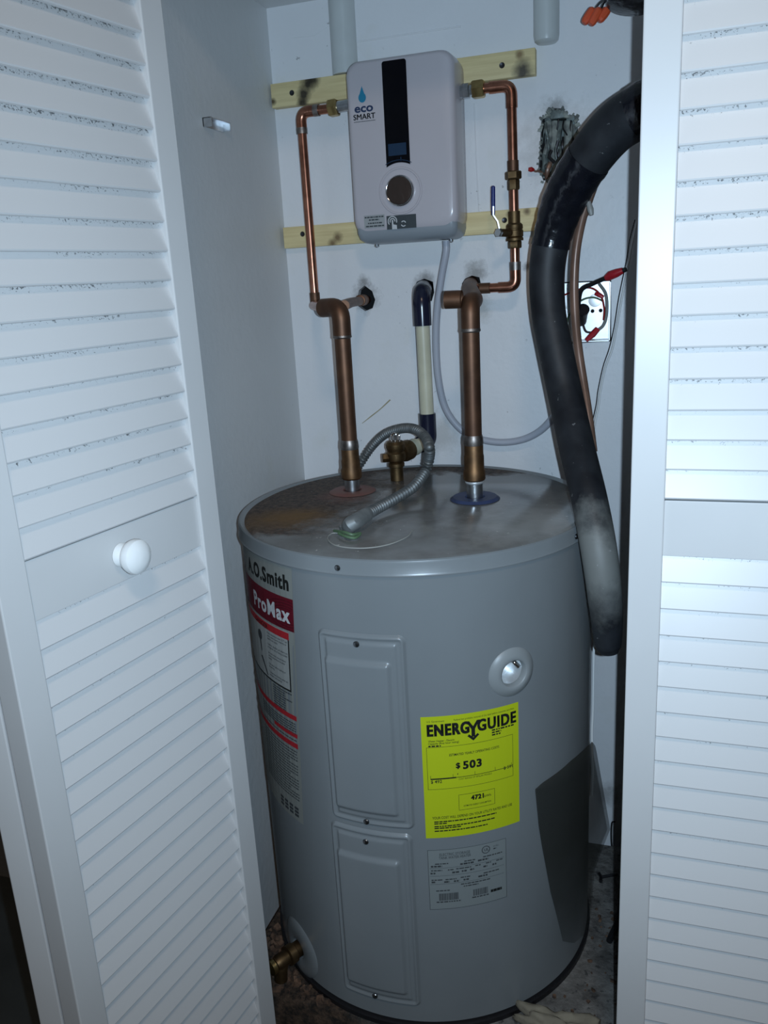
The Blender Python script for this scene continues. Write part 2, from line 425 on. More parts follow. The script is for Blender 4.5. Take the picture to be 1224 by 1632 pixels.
class Flat:
    """2D shapes collected before they are laid on a surface"""
    def __init__(s): s.v = []; s.f = []
    def add(s, vs, fs, dx=0, dy=0):
        o = len(s.v); s.v += [(a + dx, b + dy) for a, b in vs]; s.f += [tuple(i + o for i in f) for f in fs]; return s
    def text(s, body, x, y, size, **k): return s.add(*text2d(body, size, **k), x, y)
    def rect(s, x0, y0, x1, y1, nx=1):
        vs = []; fs = []
        for i in range(nx + 1):
            x = x0 + (x1 - x0) * i / nx; vs += [(x, y0), (x, y1)]
            if i: fs.append((2 * i - 2, 2 * i, 2 * i + 1, 2 * i - 1))
        return s.add(vs, fs)
    def frame(s, x0, y0, x1, y1, t, nx=12):
        s.rect(x0, y0, x1, y0 + t, nx); s.rect(x0, y1 - t, x1, y1, nx); s.rect(x0, y0, x0 + t, y1); return s.rect(x1 - t, y0, x1, y1)
    def poly(s, pts): return s.add(pts, [tuple(range(len(pts)))])
    def ring(s, cx, cy, r0, r1, a0=0, a1=360, n=28, ky=1.0):
        vs = []; fs = []
        for i in range(n + 1):
            a = R(a0 + (a1 - a0) * i / n)
            vs += [(cx + r0 * math.cos(a), cy + ky * r0 * math.sin(a)), (cx + r1 * math.cos(a), cy + ky * r1 * math.sin(a))]
            if i: fs.append((2 * i - 2, 2 * i - 1, 2 * i + 1, 2 * i))
        return s.add(vs, fs)
    def dashes(s, x0, x1, y, h, rnd, gap=0.0012):
        """a line of print too small to read in the photograph"""
        x = x0
        while x < x1:
            wd = min(rnd.uniform(0.002, 0.007), x1 - x)
            s.rect(x, y, x + wd, y + h); x += wd + gap
        return s
    def lay(s, fn, name, m, parent):
        b = MB(); b.add([fn(a, c) for a, c in s.v], s.f)
        me = bpy.data.meshes.new(name); me.from_pydata(b.v, [], b.f); me.update(); me.materials.append(m)
        o = bpy.data.objects.new(name, me); COL.objects.link(o); put(o, parent); return o

def cut(o, cutter):
    md = o.modifiers.new('cut', 'BOOLEAN'); md.operation = 'DIFFERENCE'; md.object = cutter; md.solver = 'EXACT'
    dg = bpy.context.evaluated_depsgraph_get(); dg.update()
    me = bpy.data.meshes.new_from_object(o.evaluated_get(dg))
    o.modifiers.clear(); old = o.data; o.data = me; me.name = o.name
    bpy.data.meshes.remove(old); cd = cutter.data; bpy.data.objects.remove(cutter); bpy.data.meshes.remove(cd)
    me.polygons.foreach_set('use_smooth', [True] * len(me.polygons)); me.set_sharp_from_angle(angle=R(30))

# ================================================================== SETTING
WY = 1.56; XL = -0.70; XR = 0.65; ZF = 0.15; ZL = 0.03; ZC = 1.737; YD = 0.90
b = MB(); b.box(-2.2, 2.0, -2.2, 2.4, -0.06, 0.0); struct('floor', b, M_roomfloor)
b = MB(); b.box(XL, XR, 0.945, WY, 0.0, ZL); struct('floor', b, M_concrete)
b = MB(); b.box(-0.632, 0.20, 0.950, 1.455, ZL, ZF)
tag(b.build('concrete_pad', M_concrete, bevel=.006), 'rough concrete pad on the closet floor under the big tank', 'pad')
b = MB(); b.box(-2.2, 2.0, -2.2, 2.4, 2.40, 2.46); struct('ceiling', b, M_roomwall)
b = MB(); b.box(XL, XR, 1.02, WY, ZC, ZC + 0.04); struct('ceiling', b, M_wallside)
b = MB(); b.box(-2.2, 2.0, -2.26, -2.2, 0, 2.4); struct('wall_rear', b, M_roomwall)
b = MB(); b.box(2.0, 2.06, -2.2, 2.4, 0, 2.4); struct('wall_east', b, M_roomwall)
b = MB(); b.box(-2.26, -2.2, -2.2, 2.4, 0, 2.4); struct('wall_west', b, M_dimwall)
b = MB(); b.box(-2.2, -0.79, 1.22, 1.28, 0, 2.4); struct('wall_hallway', b, M_dimwall)
b = MB(); b.box(-0.79, XL, 0.93, 1.66, 0, 2.4); struct('wall_left', b, M_wallside)
b = MB(); b.box(XR, 0.74, 0.93, 1.66, 0, 2.4); struct('wall_right', b, M_wallside)
b = MB(); b.box(0.74, 2.0, 0.93, 1.03, 0, 2.4); struct('wall_front', b, M_roomwall)
b = MB(); b.box(XL, XR, 0.93, 1.02, 2.04, 2.4); struct('trim_1', b, M_white)

# back wall: plasterboard with the holes the pipes and cables go through
SOOT = (0.055, 0.045, 0.035)
HOLES = [
    [(-0.5544, 1.5600, 1.2333), (-0.5422, 1.5600, 1.2420), (-0.5276, 1.5600, 1.2308), (-0.5223, 1.5600, 1.2142), (-0.5283, 1.5600, 1.1992), (-0.5440, 1.5600, 1.1939), (-0.5613, 1.5600, 1.2065)],
    [(-0.4423, 1.5600, 1.2325), (-0.4381, 1.5600, 1.2437), (-0.4232, 1.5600, 1.2486), (-0.4065, 1.5600, 1.2421), (-0.4048, 1.5600, 1.2227), (-0.4103, 1.5600, 1.2069), (-0.4397, 1.5600, 1.2082)],
    [(-0.3515, 1.5600, 1.2359), (-0.3453, 1.5600, 1.2445), (-0.3322, 1.5600, 1.2494), (-0.3182, 1.5600, 1.2454), (-0.3151, 1.5600, 1.2307), (-0.3212, 1.5600, 1.2187), (-0.3496, 1.5600, 1.2200)],
    [(-0.2044, 1.5600, 1.5023), (-0.1927, 1.5600, 1.5031), (-0.1906, 1.5600, 1.5166), (-0.1664, 1.5600, 1.5130), (-0.1643, 1.5600, 1.5020), (-0.1444, 1.5600, 1.4999), (-0.1420, 1.5600, 1.4546), (-0.1491, 1.5600, 1.4234), (-0.1702, 1.5600, 1.4030), (-0.2014, 1.5600, 1.4016), (-0.2100, 1.5600, 1.4227), (-0.2066, 1.5600, 1.4658)],
    [(-0.1762, 1.5600, 1.2292), (-0.0839, 1.5600, 1.2288), (-0.0819, 1.5600, 1.1226), (-0.1759, 1.5600, 1.1198)],
]
M_wallback = wall_paint('back_wall_paint', (0.84, 0.845, 0.86), stains=[
    ((-0.5412, 1.5600, 1.2186), 0.032, SOOT, 0.6), ((-0.5430, 1.5600, 1.2502), 0.016, SOOT, 0.6), ((-0.4235, 1.5600, 1.2418), 0.024, SOOT, 0.6),
    ((-0.3263, 1.5600, 1.2513), 0.028, (0.10, 0.085, 0.06), 0.6), ((-0.3219, 1.5600, 1.1917), 0.035, (0.25, 0.22, 0.15), 0.4),
    ((-0.1757, 1.5600, 1.4578), 0.085, (0.30, 0.29, 0.27), 0.35), ((-0.1811, 1.5600, 1.5116), 0.022, (0.12, 0.11, 0.10), 0.6),
    ((-0.4050, 1.5600, 0.9553), 0.05, (0.42, 0.42, 0.40), 0.5), ((-0.2308, 1.5600, 1.2593), 0.010, SOOT, 0.7),
    ((-0.0718, 1.5600, 0.1934), 0.035, (0.15, 0.15, 0.14), 0.5)])
bm = bmesh.new()
def loop(pts):
    vs = [bm.verts.new((p[0], WY, p[2])) for p in pts]
    return [bm.edges.new((vs[i], vs[(i + 1) % len(vs)])) for i in range(len(vs))]
es = loop([(XL, 0, 0), (XR, 0, 0), (XR, 0, ZC + 0.05), (XL, 0, ZC + 0.05)])
hl = [loop(h) for h in HOLES]
for h in hl: es += h
bmesh.ops.triangle_fill(bm, edges=es, use_beauty=True)
ex = bmesh.ops.extrude_edge_only(bm, edges=[e for h in hl for e in h])
for v in [g for g in ex['geom'] if isinstance(g, bmesh.types.BMVert)]: v.co.y += 0.014
me = bpy.data.meshes.new('wall_back'); bm.to_mesh(me); bm.free(); me.materials.append(M_wallback)
wb = bpy.data.objects.new('wall_back', me); COL.objects.link(wb); tag(wb, kind='structure')
b = MB(); b.box(XL, XR, 1.62, 1.66, ZF - 0.1, ZC + 0.05); b.build('cavity_back', M_dark, wb, smooth=False)
# plaster joint ridge and patch edges on the back wall
b = MB(); b.tube([(-0.5308, 1.5600, 1.6607), (-0.4467, 1.5600, 1.6608), (-0.3401, 1.5600, 1.6604)], 0.0016, 8); b.build('plaster_joint', M_wallback, wb)
b = MB(); b.tube([(-0.3203, 1.5600, 1.5375), (-0.3191, 1.5600, 1.4511), (-0.3158, 1.5600, 1.3510)], 0.0014, 8); b.build('plaster_joint', M_wallback, wb)
b = MB(); b.tube([(-0.5648, 1.5600, 0.9740), (-0.5438, 1.5600, 0.9892), (-0.5244, 1.5600, 1.0030), (-0.5024, 1.5600, 1.0216)], [.0005, .0012, .0010, .0014], 8, 4); b.build('scratch', mat('tan_scratch', (0.42, 0.37, 0.24), 0.7), wb)
b = MB(); b.tube([(-0.6508, 1.5600, 1.6832), (-0.6114, 1.5600, 1.6811), (-0.5776, 1.5600, 1.6938)], 0.0006, 6); b.build('plaster_joint', M_wallback, wb)

# ------------------------------------------------------------------ louvred doors
DW, DT, ST = 0.3255, 0.028, 0.0350
ZB, ZT = 0.014, 2.02
RAIL0, RAIL1 = 0.9440, 1.0088
PITCHZ = 0.0317
def board(x0, x1, y0, y1, z0, z1, bev):
    bb = MB().box(x0, x1, y0, y1, z0, z1)
    me = bpy.data.meshes.new('board'); me.from_pydata(bb.v, [], bb.f)
    q = bmesh.new(); q.from_mesh(me); bmesh.ops.recalc_face_normals(q, faces=q.faces)
    bmesh.ops.bevel(q, geom=q.edges[:], offset=bev, segments=2, affect='EDGES', profile=0.5)
    q.to_mesh(me); q.free()
    return me
ME = {}
ME['stile'] = board(0, ST, 0, DT, ZB, ZT, 0.0015)
ME['mid'] = board(ST, DW - ST, 0.0050, DT - 0.003, RAIL0, RAIL1 - 0.0022, 0.0008)
ME['top'] = board(ST, DW - ST, 0.0015, DT - 0.003, 1.945, ZT, 0.0008)
ME['bottom'] = board(ST, DW - ST, 0.0015, DT - 0.003, ZB, 0.150, 0.0008)
for k in ('stile', 'mid', 'top', 'bottom'): ME[k].materials.append(M_white)
TA = R(17); SL = 0.0405; TH = 0.0055
prof = [(0, 0.0012), (0.0012, 0), (SL - 0.001, 0), (SL, 0.001), (SL, TH), (0.0015, TH), (0, TH - 0.0015)]   # (along slat, through thickness)
sv = []
for x in (ST + 0.0002, DW - ST - 0.0002):
    for a, t in prof: sv.append((x, 0.0012 + a * math.sin(TA) + t * math.cos(TA) - 0.0, a * math.cos(TA) - t * math.sin(TA)))
k = len(prof)
sf = [tuple(range(k - 1, -1, -1)), tuple(range(k, 2 * k))] + [(i, (i + 1) % k, k + (i + 1) % k, k + i) for i in range(k)]
sm = bpy.data.meshes.new('slat'); sm.from_pydata(sv, [], sf); sm.update()
q = bmesh.new(); q.from_mesh(sm); bmesh.ops.recalc_face_normals(q, faces=q.faces); q.to_mesh(sm); q.free()
sm.materials.append(M_slat); ME['slat'] = sm
def child(name, me, par, loc=(0, 0, 0)):
    o = bpy.data.objects.new(name, me); COL.objects.link(o); o.parent = par; o.location = loc; return o
def door(name, origin, ux, uy, label, knob=None):
    """origin: lower left corner of the front face; ux: across the face, uy: into the door"""
    t = thing(name, (0, 0, 0), label, kind='structure')
    t.matrix_world = Matrix(((ux[0], uy[0], 0, origin[0]), (ux[1], uy[1], 0, origin[1]), (0, 0, 1, 0), (0, 0, 0, 1)))
    t.matrix_basis = t.matrix_world
    child('stile', ME['stile'], t); child('stile', ME['stile'], t, (DW - ST, 0, 0))
    child('top_rail', ME['top'], t); child('middle_rail', ME['mid'], t); child('bottom_rail', ME['bottom'], t)
    for i in range(30): child('slat', ME['slat'], t, (0, random.uniform(-.0003, .0003), RAIL1 + 0.0006 + i * PITCHZ + random.uniform(-.0004, .0004)))
    for i in range(25): child('slat', ME['slat'], t, (0, random.uniform(-.0003, .0003), 0.9145 - i * PITCHZ + random.uniform(-.0004, .0004)))
    if knob:
        kb = MB().lathe([(0.0135, -0.0035), (0.0125, -0.006), (0.0098, -0.011), (0.0115, -0.0145), (0.0178, -0.0185), (0.0197, -0.0235),
                         (0.0186, -0.0285), (0.0145, -0.0322), (0.0075, -0.0345), (0, -0.035)], (knob[0], 0, knob[1]), (0, 1, 0), 32)
        kb.build('knob', M_knob).parent = t
    return t
uB = Vector((math.sin(R(9.57)), math.cos(R(9.57)), 0)); nB = Vector((uB.y, -uB.x, 0))
oB = Vector((-0.5715, 0.6065, 0)) - uB * 0.0345
dB = door('door_1', oB, uB, -nB, 'white louvred folding door panel with round knob, left of the tank', knob=(0.0345 + 0.1180, 0.9780))
qr = oB - nB * (DT + 0.0025)
uA = Vector((-math.sin(R(10.5)), math.cos(R(10.5)), 0)); yA = Vector((uA.y, -uA.x, 0))
oA = qr + uA * DW - yA * DT
door('door_2', oA, -uA, yA, 'white louvred door panel folded back behind the knobbed panel')
hg = MB()
hp = oB - nB * (DT + 0.001) - uB * 0.0035
for z0 in (0.945, 1.62, 0.28):
    hg.cyl(hp + Vector((0, 0, z0)), hp + Vector((0, 0, z0 + 0.030)), 0.0042, 12)
h = hg.build('hinge', M_hinge, dB)
dR = door('door_3', (-0.0240, YD, 0), Vector((1, 0, 0)), Vector((0, 1, 0)), 'white louvred folding door panel, closed, right of the tank', knob=(0.165, 0.9745))
door('door_4', (-0.0240 + DW + 0.003, YD, 0), Vector((1, 0, 0)), Vector((0, 1, 0)), 'closed louvred door panel at the far right beside the jamb')

# ================================================================== WATER HEATER TANK
CX, CY, RT = -0.362, 1.225, 0.276
TZ0, TZ1 = 0.160, 0.905
def cylp(th, z, off=0.0):
    t = R(th); return Vector((CX + (RT + off) * math.sin(t), CY - (RT + off) * math.cos(t), z))
wh = thing('water_heater', (CX, CY, ZF), 'big grey cylindrical tank water heater standing on the closet floor', 'water heater')
body = MB().lathe([(0, TZ0), (RT - .004, TZ0), (RT, TZ0 + .004), (RT, TZ1 - 0.004), (0, TZ1 - 0.004)], (CX, CY, 0), seg=160, caps=False).build('tank_shell', M_tank, wh)
# port hole cut in the shell
PO = cylp(42.5, 0.728); PD = Vector((math.sin(R(42.5)), -math.cos(R(42.5)), 0))
ct = MB().cyl(PO - PD * 0.035, PO + PD * 0.03, 0.0200, 40).build('cutter', M_tank)
cut(body, ct)
b = MB().lathe([(RT + .0002, TZ1 - .0225), (RT + .0046, TZ1 - .0225), (RT + .0052, TZ1 - .0205), (RT + .0038, TZ1 - .0180), (RT + .0038, TZ1 - .004), (RT + .0030, TZ1 - .001), (RT + .0010, TZ1 + .0005),
                (RT - .002, TZ1 - .001), (RT - .006, TZ1 - .004)], (CX, CY, 0), seg=160, caps=False)
b.build('lid_band', M_tank, wh)
MB().lathe([(RT - .0055, TZ1 - .0038), (RT - .012, TZ1 - .0005), (0, TZ1)], (CX, CY, 0), seg=128, caps=False).build('lid_top', M_toptank, wh)
MB().lathe([(RT - .012, ZF), (RT + .004, ZF), (RT + .004, ZF + .008), (RT - .004, ZF + .0105)], (CX, CY, 0), seg=96).build('base_ring', M_hinge, wh)

def screw(p, d, par, r=0.0042, m=None, name='screw'):
    d = Vector(d); s = MB().lathe([(r * .9, -.001), (r, .0006), (r * .8, .0018), (r * .35, .0024), (0, .0024)], p, d, 14).build(name, m or M_screw, par); return s
for th in (-5.53, 68.8, 140, -80):
    screw(cylp(th, 0.8925, 0.0040), (math.sin(R(th)), -math.cos(R(th)), 0), wh)

def cover(name, th0, th1, z0, z1, ri, label):
    """pressed element cover: plate with a raised panel, both with rolled edges"""
    w2 = R(th1 - th0) * RT / 2; thc = (th0 + th1) / 2; hz = (z1 - z0) / 2; zc = (z0 + z1) / 2
    def sdf(u, v, cu, cv, hu, hv, r):
        qx = abs(u - cu) - hu + r; qy = abs(v - cv) - hv + r
        return math.hypot(max(qx, 0), max(qy, 0)) + min(max(qx, qy), 0) - r
    def sst(a, b_, x):
        t = min(1, max(0, (x - a) / (b_ - a))); return t * t * (3 - 2 * t)
    il, ir, ib, it = ri
    cu = (R(il - thc) + R(ir - thc)) * RT / 2; hu = R(ir - il) * RT / 2; cv = (ib + it) / 2 - zc; hv = (it - ib) / 2
    def hgt(u, v):
        d = sdf(u, v, 0, 0, w2, hz, 0.010); e = sdf(u, v, cu, cv, hu, hv, 0.006)
        h_ = 0.0042 * sst(0.0, -0.0045, d) + 0.0005
        h_ -= 0.0022 * sst(-.0055, -.0080, d) * (1 - sst(-.0115, -.0150, d))
        return h_ + 0.0048 * sst(0.0015, -0.0065, e)
    nu, nv = 84, 150; vs = []; fs = []
    for j in range(nv + 1):
        for i in range(nu + 1):
            u = -w2 + 2 * w2 * i / nu; v = -hz + 2 * hz * j / nv
            d = sdf(u, v, 0, 0, w2, hz, 0.010)
            if d > 0:
                f = max(0, 1 - d / max(1e-6, math.hypot(u, v))); u *= f; v *= f
            vs.append(cylp(thc + math.degrees(u / RT), zc + v, hgt(u, v)))
    for j in range(nv):
        for i in range(nu):
            a = j * (nu + 1) + i; fs.append((a, a + 1, a + nu + 2, a + nu + 1))
    o = MB().add(vs, fs).build(name, M_tank, wh, angle=80); o['label'] = label; return o
cv1 = cover('element_cover', -13.9, 12.2, 0.505, 0.801, (-12.0, 7.9, 0.527, 0.763), 'upper pressed grey element cover')
cv2 = cover('element_cover', -14.9, 11.3, 0.194, 0.497, (-13.2, 7.4, 0.217, 0.454), 'lower pressed grey element cover')
for th, z, c in ((-1.45, .787, cv1), (-2.1, .5125, cv1), (-2.75, .4787, cv2), (-3.3, .2035, cv2)):
    screw(cylp(th, z, 0.0050), (math.sin(R(th)), -math.cos(R(th)), 0), c, 0.0045)

# thermostat port: white-grey escutcheon ring with a recessed cup
def on_tank_ring(name, th, z, r_in, r_out, m, hgt, par, seg=48):
    vs = []; fs = []; prf = [(r_in, -0.004), (r_in, hgt * .8), (r_in + .002, hgt), (r_out - .010, hgt * .9), (r_out - .002, hgt * .35), (r_out, 0.0002)]
    for rr, hh in prf:
        for k_ in range(seg):
            a = 2 * math.pi * k_ / seg
            vs.append(cylp(th + math.degrees(rr * math.cos(a) / RT), z + rr * math.sin(a), hh))
    n = len(prf)
    fs = [(i * seg + k_, i * seg + (k_ + 1) % seg, (i + 1) * seg + (k_ + 1) % seg, (i + 1) * seg + k_) for i in range(n - 1) for k_ in range(seg)]
    return MB().add(vs, fs).build(name, m, par, angle=60)
pr_ = on_tank_ring('port_ring', 42.5, 0.728, 0.0188, 0.0360, M_ringgrey, 0.0065, wh)
pr_['label'] = 'pale round escutcheon around a recessed port'
MB().lathe([(0.0195, 0.0), (0.0190, -0.030), (0, -0.031)], PO, PD, 40, caps=False).build('port_cup', M_galv, pr_)
e = Vector((PD.y, -PD.x, 0))
MB().tube([PO - PD * .024 - e * .012 + Vector((0, 0, .013)), PO - PD * .012 - e * .010 + Vector((0, 0, .009)), PO - PD * .006 - e * .015 + Vector((0, 0, .001))], .0035, 12, 5).build('port_plug', M_chrome, pr_)
# drain valve
DO = cylp(-37, 0.203); DD = Vector((math.sin(R(-28)), -math.cos(R(-28)), 0))
dv = thing('drain_valve', DO); dv.parent = wh; dv.matrix_parent_inverse = wm(wh).inverted()
on_tank_ring('drain_ring', -37, 0.203, 0.017, 0.050, M_tank, 0.0045, dv)
b = MB().lathe([(0.013, -0.01), (0.013, 0.012), (0.016, 0.014), (0.016, 0.026), (0.012, 0.028), (0.012, 0.044), (0.009, 0.05), (0, 0.05)], DO, DD, 24)
b.tube([DO + DD * .034, DO + DD * .040 + Vector((0, 0, -.012)), DO + DD * .043 + Vector((0, 0, -.034))], .0105, 16, 5)
b.build('drain_body', M_brassdull, dv)
MB().lathe([(0.004, 0), (0.012, .003), (0.012, .010), (.006, .013), (0, .013)], DO + DD * .05, DD, 16).build('drain_handle', M_brass, dv)

# nipples and gaskets
NL = Vector((-0.4908, 1.2873, TZ1)); NR = Vector((-0.2724, 1.2612, TZ1))
MB().lathe([(.016, .0005), (.016, .003), (.034, .0035), (.040, .0006)], NL, (0, 0, 1), 32, caps=False).build('hot_gasket', M_redring, wh)['label'] = 'faded red ring around the hot outlet'
MB().lathe([(.014, .0005), (.016, .004), (.035, .0045), (.040, .0006)], NR, (0, 0, 1), 40, caps=False).build('cold_gasket', M_bluering, wh)['label'] = 'blue ring around the cold inlet'
for p in (NL, NR):
    MB().lathe([(.0130, 0), (.0130, .026), (.0125, .036)], p, (0, 0, 1), 24).build('nipple', M_steel, wh)

# ---- stickers on the tank
rnd = random.Random(3)
def sticker(name, th0, th1, z0, z1, m, label, off=0.0005, skew=0.0, n=14):
    f = Flat(); f.rect(0, 0, R(th1 - th0) * RT, z1 - z0, n)
    def fn(u, v): return cylp(th0 + math.degrees(u / RT) + skew * v, z0 + v, off)
    o = f.lay(fn, name, m, wh); o['label'] = label
    return o, (lambda u, v: cylp(th0 + math.degrees(u / RT) + skew * v, z0 + v, off + 0.0004)), R(th1 - th0) * RT, z1 - z0
EO, ef, EW, EH = sticker('energy_sticker', 15.2, 44.4, 0.4895, 0.6805, M_yellow, 'bright yellow energy rating sticker')
f = Flat()
f.text('U.S. Government', 0.008, EH - 0.0085, 0.0040, width=0.024)
f.text('Federal law prohibits removal of this label before consumer purchase', 0.045, EH - 0.0085, 0.0040, width=0.088)
heavy(f, 'ENERG', 0.0085, EH - 0.0290, 0.0240, 0.0570, .0008)
heavy(f, 'GUIDE', 0.0780, EH - 0.0290, 0.0240, 0.0580, .00065)
cxm = 0.0715
f.poly([(cxm - .0100, EH - .0120), (cxm - .0055, EH - .0120), (cxm, EH - .0205), (cxm + .0055, EH - .0120), (cxm + .0100, EH - .0120), (cxm + .0026, EH - .0245), (cxm - .0026, EH - .0245)])
f.rect(cxm - .0026, EH - .0365, cxm + .0026, EH - .0235)
f.poly([(cxm, EH - .0425), (cxm + .0085, EH - .0345), (cxm + .0060, EH - .0320), (cxm, EH - .0375), (cxm - .0060, EH - .0320), (cxm - .0085, EH - .0345)])
for i, (t_, wd) in enumerate((('Water Heater - Electric', .036), ('Capacity (first hour rating)', .042), ('47 Gallons', .016))):
    f.text(t_ if i < 2 else '', 0.009, EH - 0.0385 - i * .0037, 0.0042, bold=.012, width=wd) if i < 2 else f.dashes(.009, .026, EH - .0459, .0022, rnd)
for i, wd in enumerate((.034, .014, .013)): f.dashes(0.0985, 0.0985 + wd, EH - .0335 - i * .0037, .0022, rnd)
f.frame(0.006, EH - .1125, EW - .010, EH - .0465, .0005)
f.text('ESTIMATED YEARLY OPERATING COSTS', 0.0370, EH - .0620, .0052, bold=.012, width=.072)
heavy(f, '$', .0455, EH - .0815, .0115, None, .0003); heavy(f, '503', .0560, EH - .0840, .0165, .0260, .0005)
f.rect(.0100, EH - .0965, EW - .0125, EH - .0957, 12); f.rect(.0100, EH - .0970, .0455, EH - .0950, 6)
for x in (.0100, .0410, .0720, .1020, EW - .0129): f.rect(x, EH - .0960, x + .0005, EH - .0905)
f.poly([(.0470, EH - .0900), (.0488, EH - .0900), (.0479, EH - .0925)])
f.text('$ 492', .0100, EH - .1025, .0068, bold=.014); f.text('$ 591', EW - .0255, EH - .0985, .0068, bold=.014)
f.text('COST RANGE OF SIMILAR MODELS', .0490, EH - .1005, .0036, width=.048)
f.frame(.0480, EH - .1490, .1010, EH - .1240, .0005)
heavy(f, '4721', .0660, EH - .1350, .0100, .0180, .0004); f.text('kWh', .0850, EH - .1345, .0052, bold=.008)
f.text('ESTIMATED ENERGY CONSUMPTION', .0550, EH - .1440, .0036, bold=.008, width=.040)
f.text('YOUR COST WILL DEPEND ON YOUR UTILITY RATES AND USE', .0100, EH - .1600, .0058, bold=.010, width=.118)
for y, x0, x1 in ((.1655, .0125, .103), (.1685, .0125, .030), (.1730, .0125, .100), (.1760, .0125, .050), (.1805, .0125, .089)):
    f.dashes(x0, x1, EH - y, .0019, rnd, .0009)
f.lay(ef, 'lettering', M_ink, EO)
# rating plate
PO_, pf, PW, PH = sticker('rating_plate', 15.4, 39.5, 0.3690, 0.4700, M_plate, 'grey rating sticker below the yellow one')
f = Flat(); f.frame(0, 0, PW, PH, .0006)
f.text('ELECTRIC STORAGE', .0170, PH - .0105, .0062, bold=.006, width=.044); f.text('TANK WATER HEATER', .0160, PH - .0160, .0062, bold=.006, width=.046)
f.ring(.0845, PH - .0105, .0052, .0064, ky=1.0); f.text('UL', .0815, PH - .0126, .0062, bold=.020)
f.text('LISTED', .0960, PH - .0090, .0034, width=.008); f.dashes(.096, .101, PH - .0130, .002, rnd)
for y, x0, x1 in ((.0245, .010, .030), (.0240, .052, .068), (.0225, .080, .110), (.0355, .004, .020), (.0355, .028, .036), (.0350, .040, .062), (.0345, .068, .076), (.0340, .084, .092), (.0340, .100, .110),
                  (.0500, .080, .104), (.0515, .004, .020), (.0515, .024, .040), (.0505, .046, .060), (.0620, .046, .090), (.0660, .050, .072), (.0700, .010, .030)):
    f.dashes(x0, x1, PH - y, .0018, rnd, .001)
for y, x0, x1 in ((.0290, .004, .020), (.0285, .046, .066), (.0275, .072, .088), (.0405, .003, .010), (.0410, .034, .044), (.0405, .048, .056), (.0400, .060, .066), (.0395, .080, .086), (.0395, .094, .100), (.0555, .004, .010), (.0560, .022, .030), (.0560, .036, .044), (.0555, .050, .058), (.0545, .072, .086)):
    f.dashes(x0, x1, PH - y, .0028, rnd, .001)
for y in (.0310, .0440, .0580): f.rect(.002, PH - y, PW - .004, PH - y + .0004, 10)
for x0, x1, y0, y1 in ((.014, .042, .0740, .0860), (.064, .086, .0735, .0845)):
    x = x0
    while x < x1:
        wd = rnd.uniform(.0004, .0013); f.rect(x, PH - y1, x + wd, PH - y0); x += wd + rnd.uniform(.0003, .0008)
f.dashes(.010, .046, PH - .0895, .002, rnd); f.dashes(.062, .088, PH - .0880, .002, rnd)
f.lay(pf, 'lettering', M_inkfaint, PO_)
f = Flat(); f.dashes(.0905, .1080, PH - .0850, .0045, rnd, .0004); f.lay(pf, 'stamp', M_ink, PO_)
# brand and warning label on the left of the shell
BZ0, BZ1 = 0.462, 0.8795
TH0 = -66.0; BW = R(-22.0 - TH0) * RT
def bl(u, v, off=0.0005): return cylp(TH0 + math.degrees(u / RT) - (BZ1 - v) * 12.5, v, off)
f = Flat()
def vrect(u0, z0, u1, z1, ff=None, n=12): (ff or f).rect(u0, z0, u1, z1, n)
vrect(0, BZ0, BW, BZ1, n=16)
BL = f.lay(bl, 'brand_label', M_clear_lbl, wh); BL['label'] = 'tall brand and warning label at the left of the shell'
lay1 = lambda u, v: bl(u, v, .0008)
lay2 = lambda u, v: bl(u, v, .0011)
f = Flat(); heavy(f, 'A.O.Smith', BW - .1300, .8450, .0310, .1220, .0008); f.lay(lay1, 'brand_lettering', M_ink, BL)
f = Flat(); vrect(0, .7830, BW, .8330); f.lay(lay1, 'maroon_band', M_maroon, BL)
f = Flat()
for r_ in (.012, .020, .028, .037, .047): f.ring(BW - .016, .806, r_, r_ + .0032, 60, 300, ky=.45)
f.v = [(max(0.0005, min(BW - .0005, a)), max(.7838, min(.8322, c))) for a, c in f.v]
f.lay(lambda u, v: bl(u, v, .0009), 'band_pattern', M_maroondark, BL)
f = Flat(); heavy(f, 'ProMax', BW - .1120, .7955, .0330, .1040, .0006); f.lay(lay2, 'model_lettering', M_silverink, BL)
f = Flat(); vrect(.004, .6850, BW - .012, .7800); f.lay(lay1, 'warning_panel', M_white_lbl, BL)
f = Flat(); vrect(.004, .7680, BW - .012, .7790); f.lay(lay2, 'red_band', M_red, BL)
for u_, z0, z1 in ((.004, .6400, .6480), (BW - .066, .6110, .6180), (.004, .5930, .6015)):
    f = Flat(); vrect(u_, z0, BW - .0035, z1); f.lay(lay2, 'red_band', M_red, BL)
f = Flat(); vrect(BW - .0148, .6850, BW - .012, .7680); vrect(.004, .6850, BW - .012, .6876); f.lay(lay2, 'panel_border', M_ink, BL); f = Flat(); vrect(.004, .6850, .006, .7680)
W0 = BW - .0700
tx = ['Water temperature over 125°F can', 'cause severe burns instantly or', 'death from scalds.', '', 'Children, disabled and elderly are', 'at highest risk of being scalded.', '', 'See instruction manual before', 'setting temperature at water', 'heater.', '', 'Feel water before bathing or', 'showering.', '', 'Temperature limiting valves are', 'available, see manual.']
for i, t_ in enumerate(tx):
    if t_: f.text(t_, W0, .7620 - i * .0046, .0045, bold=.010, width=.0530 * min(1, len(t_) / 32))
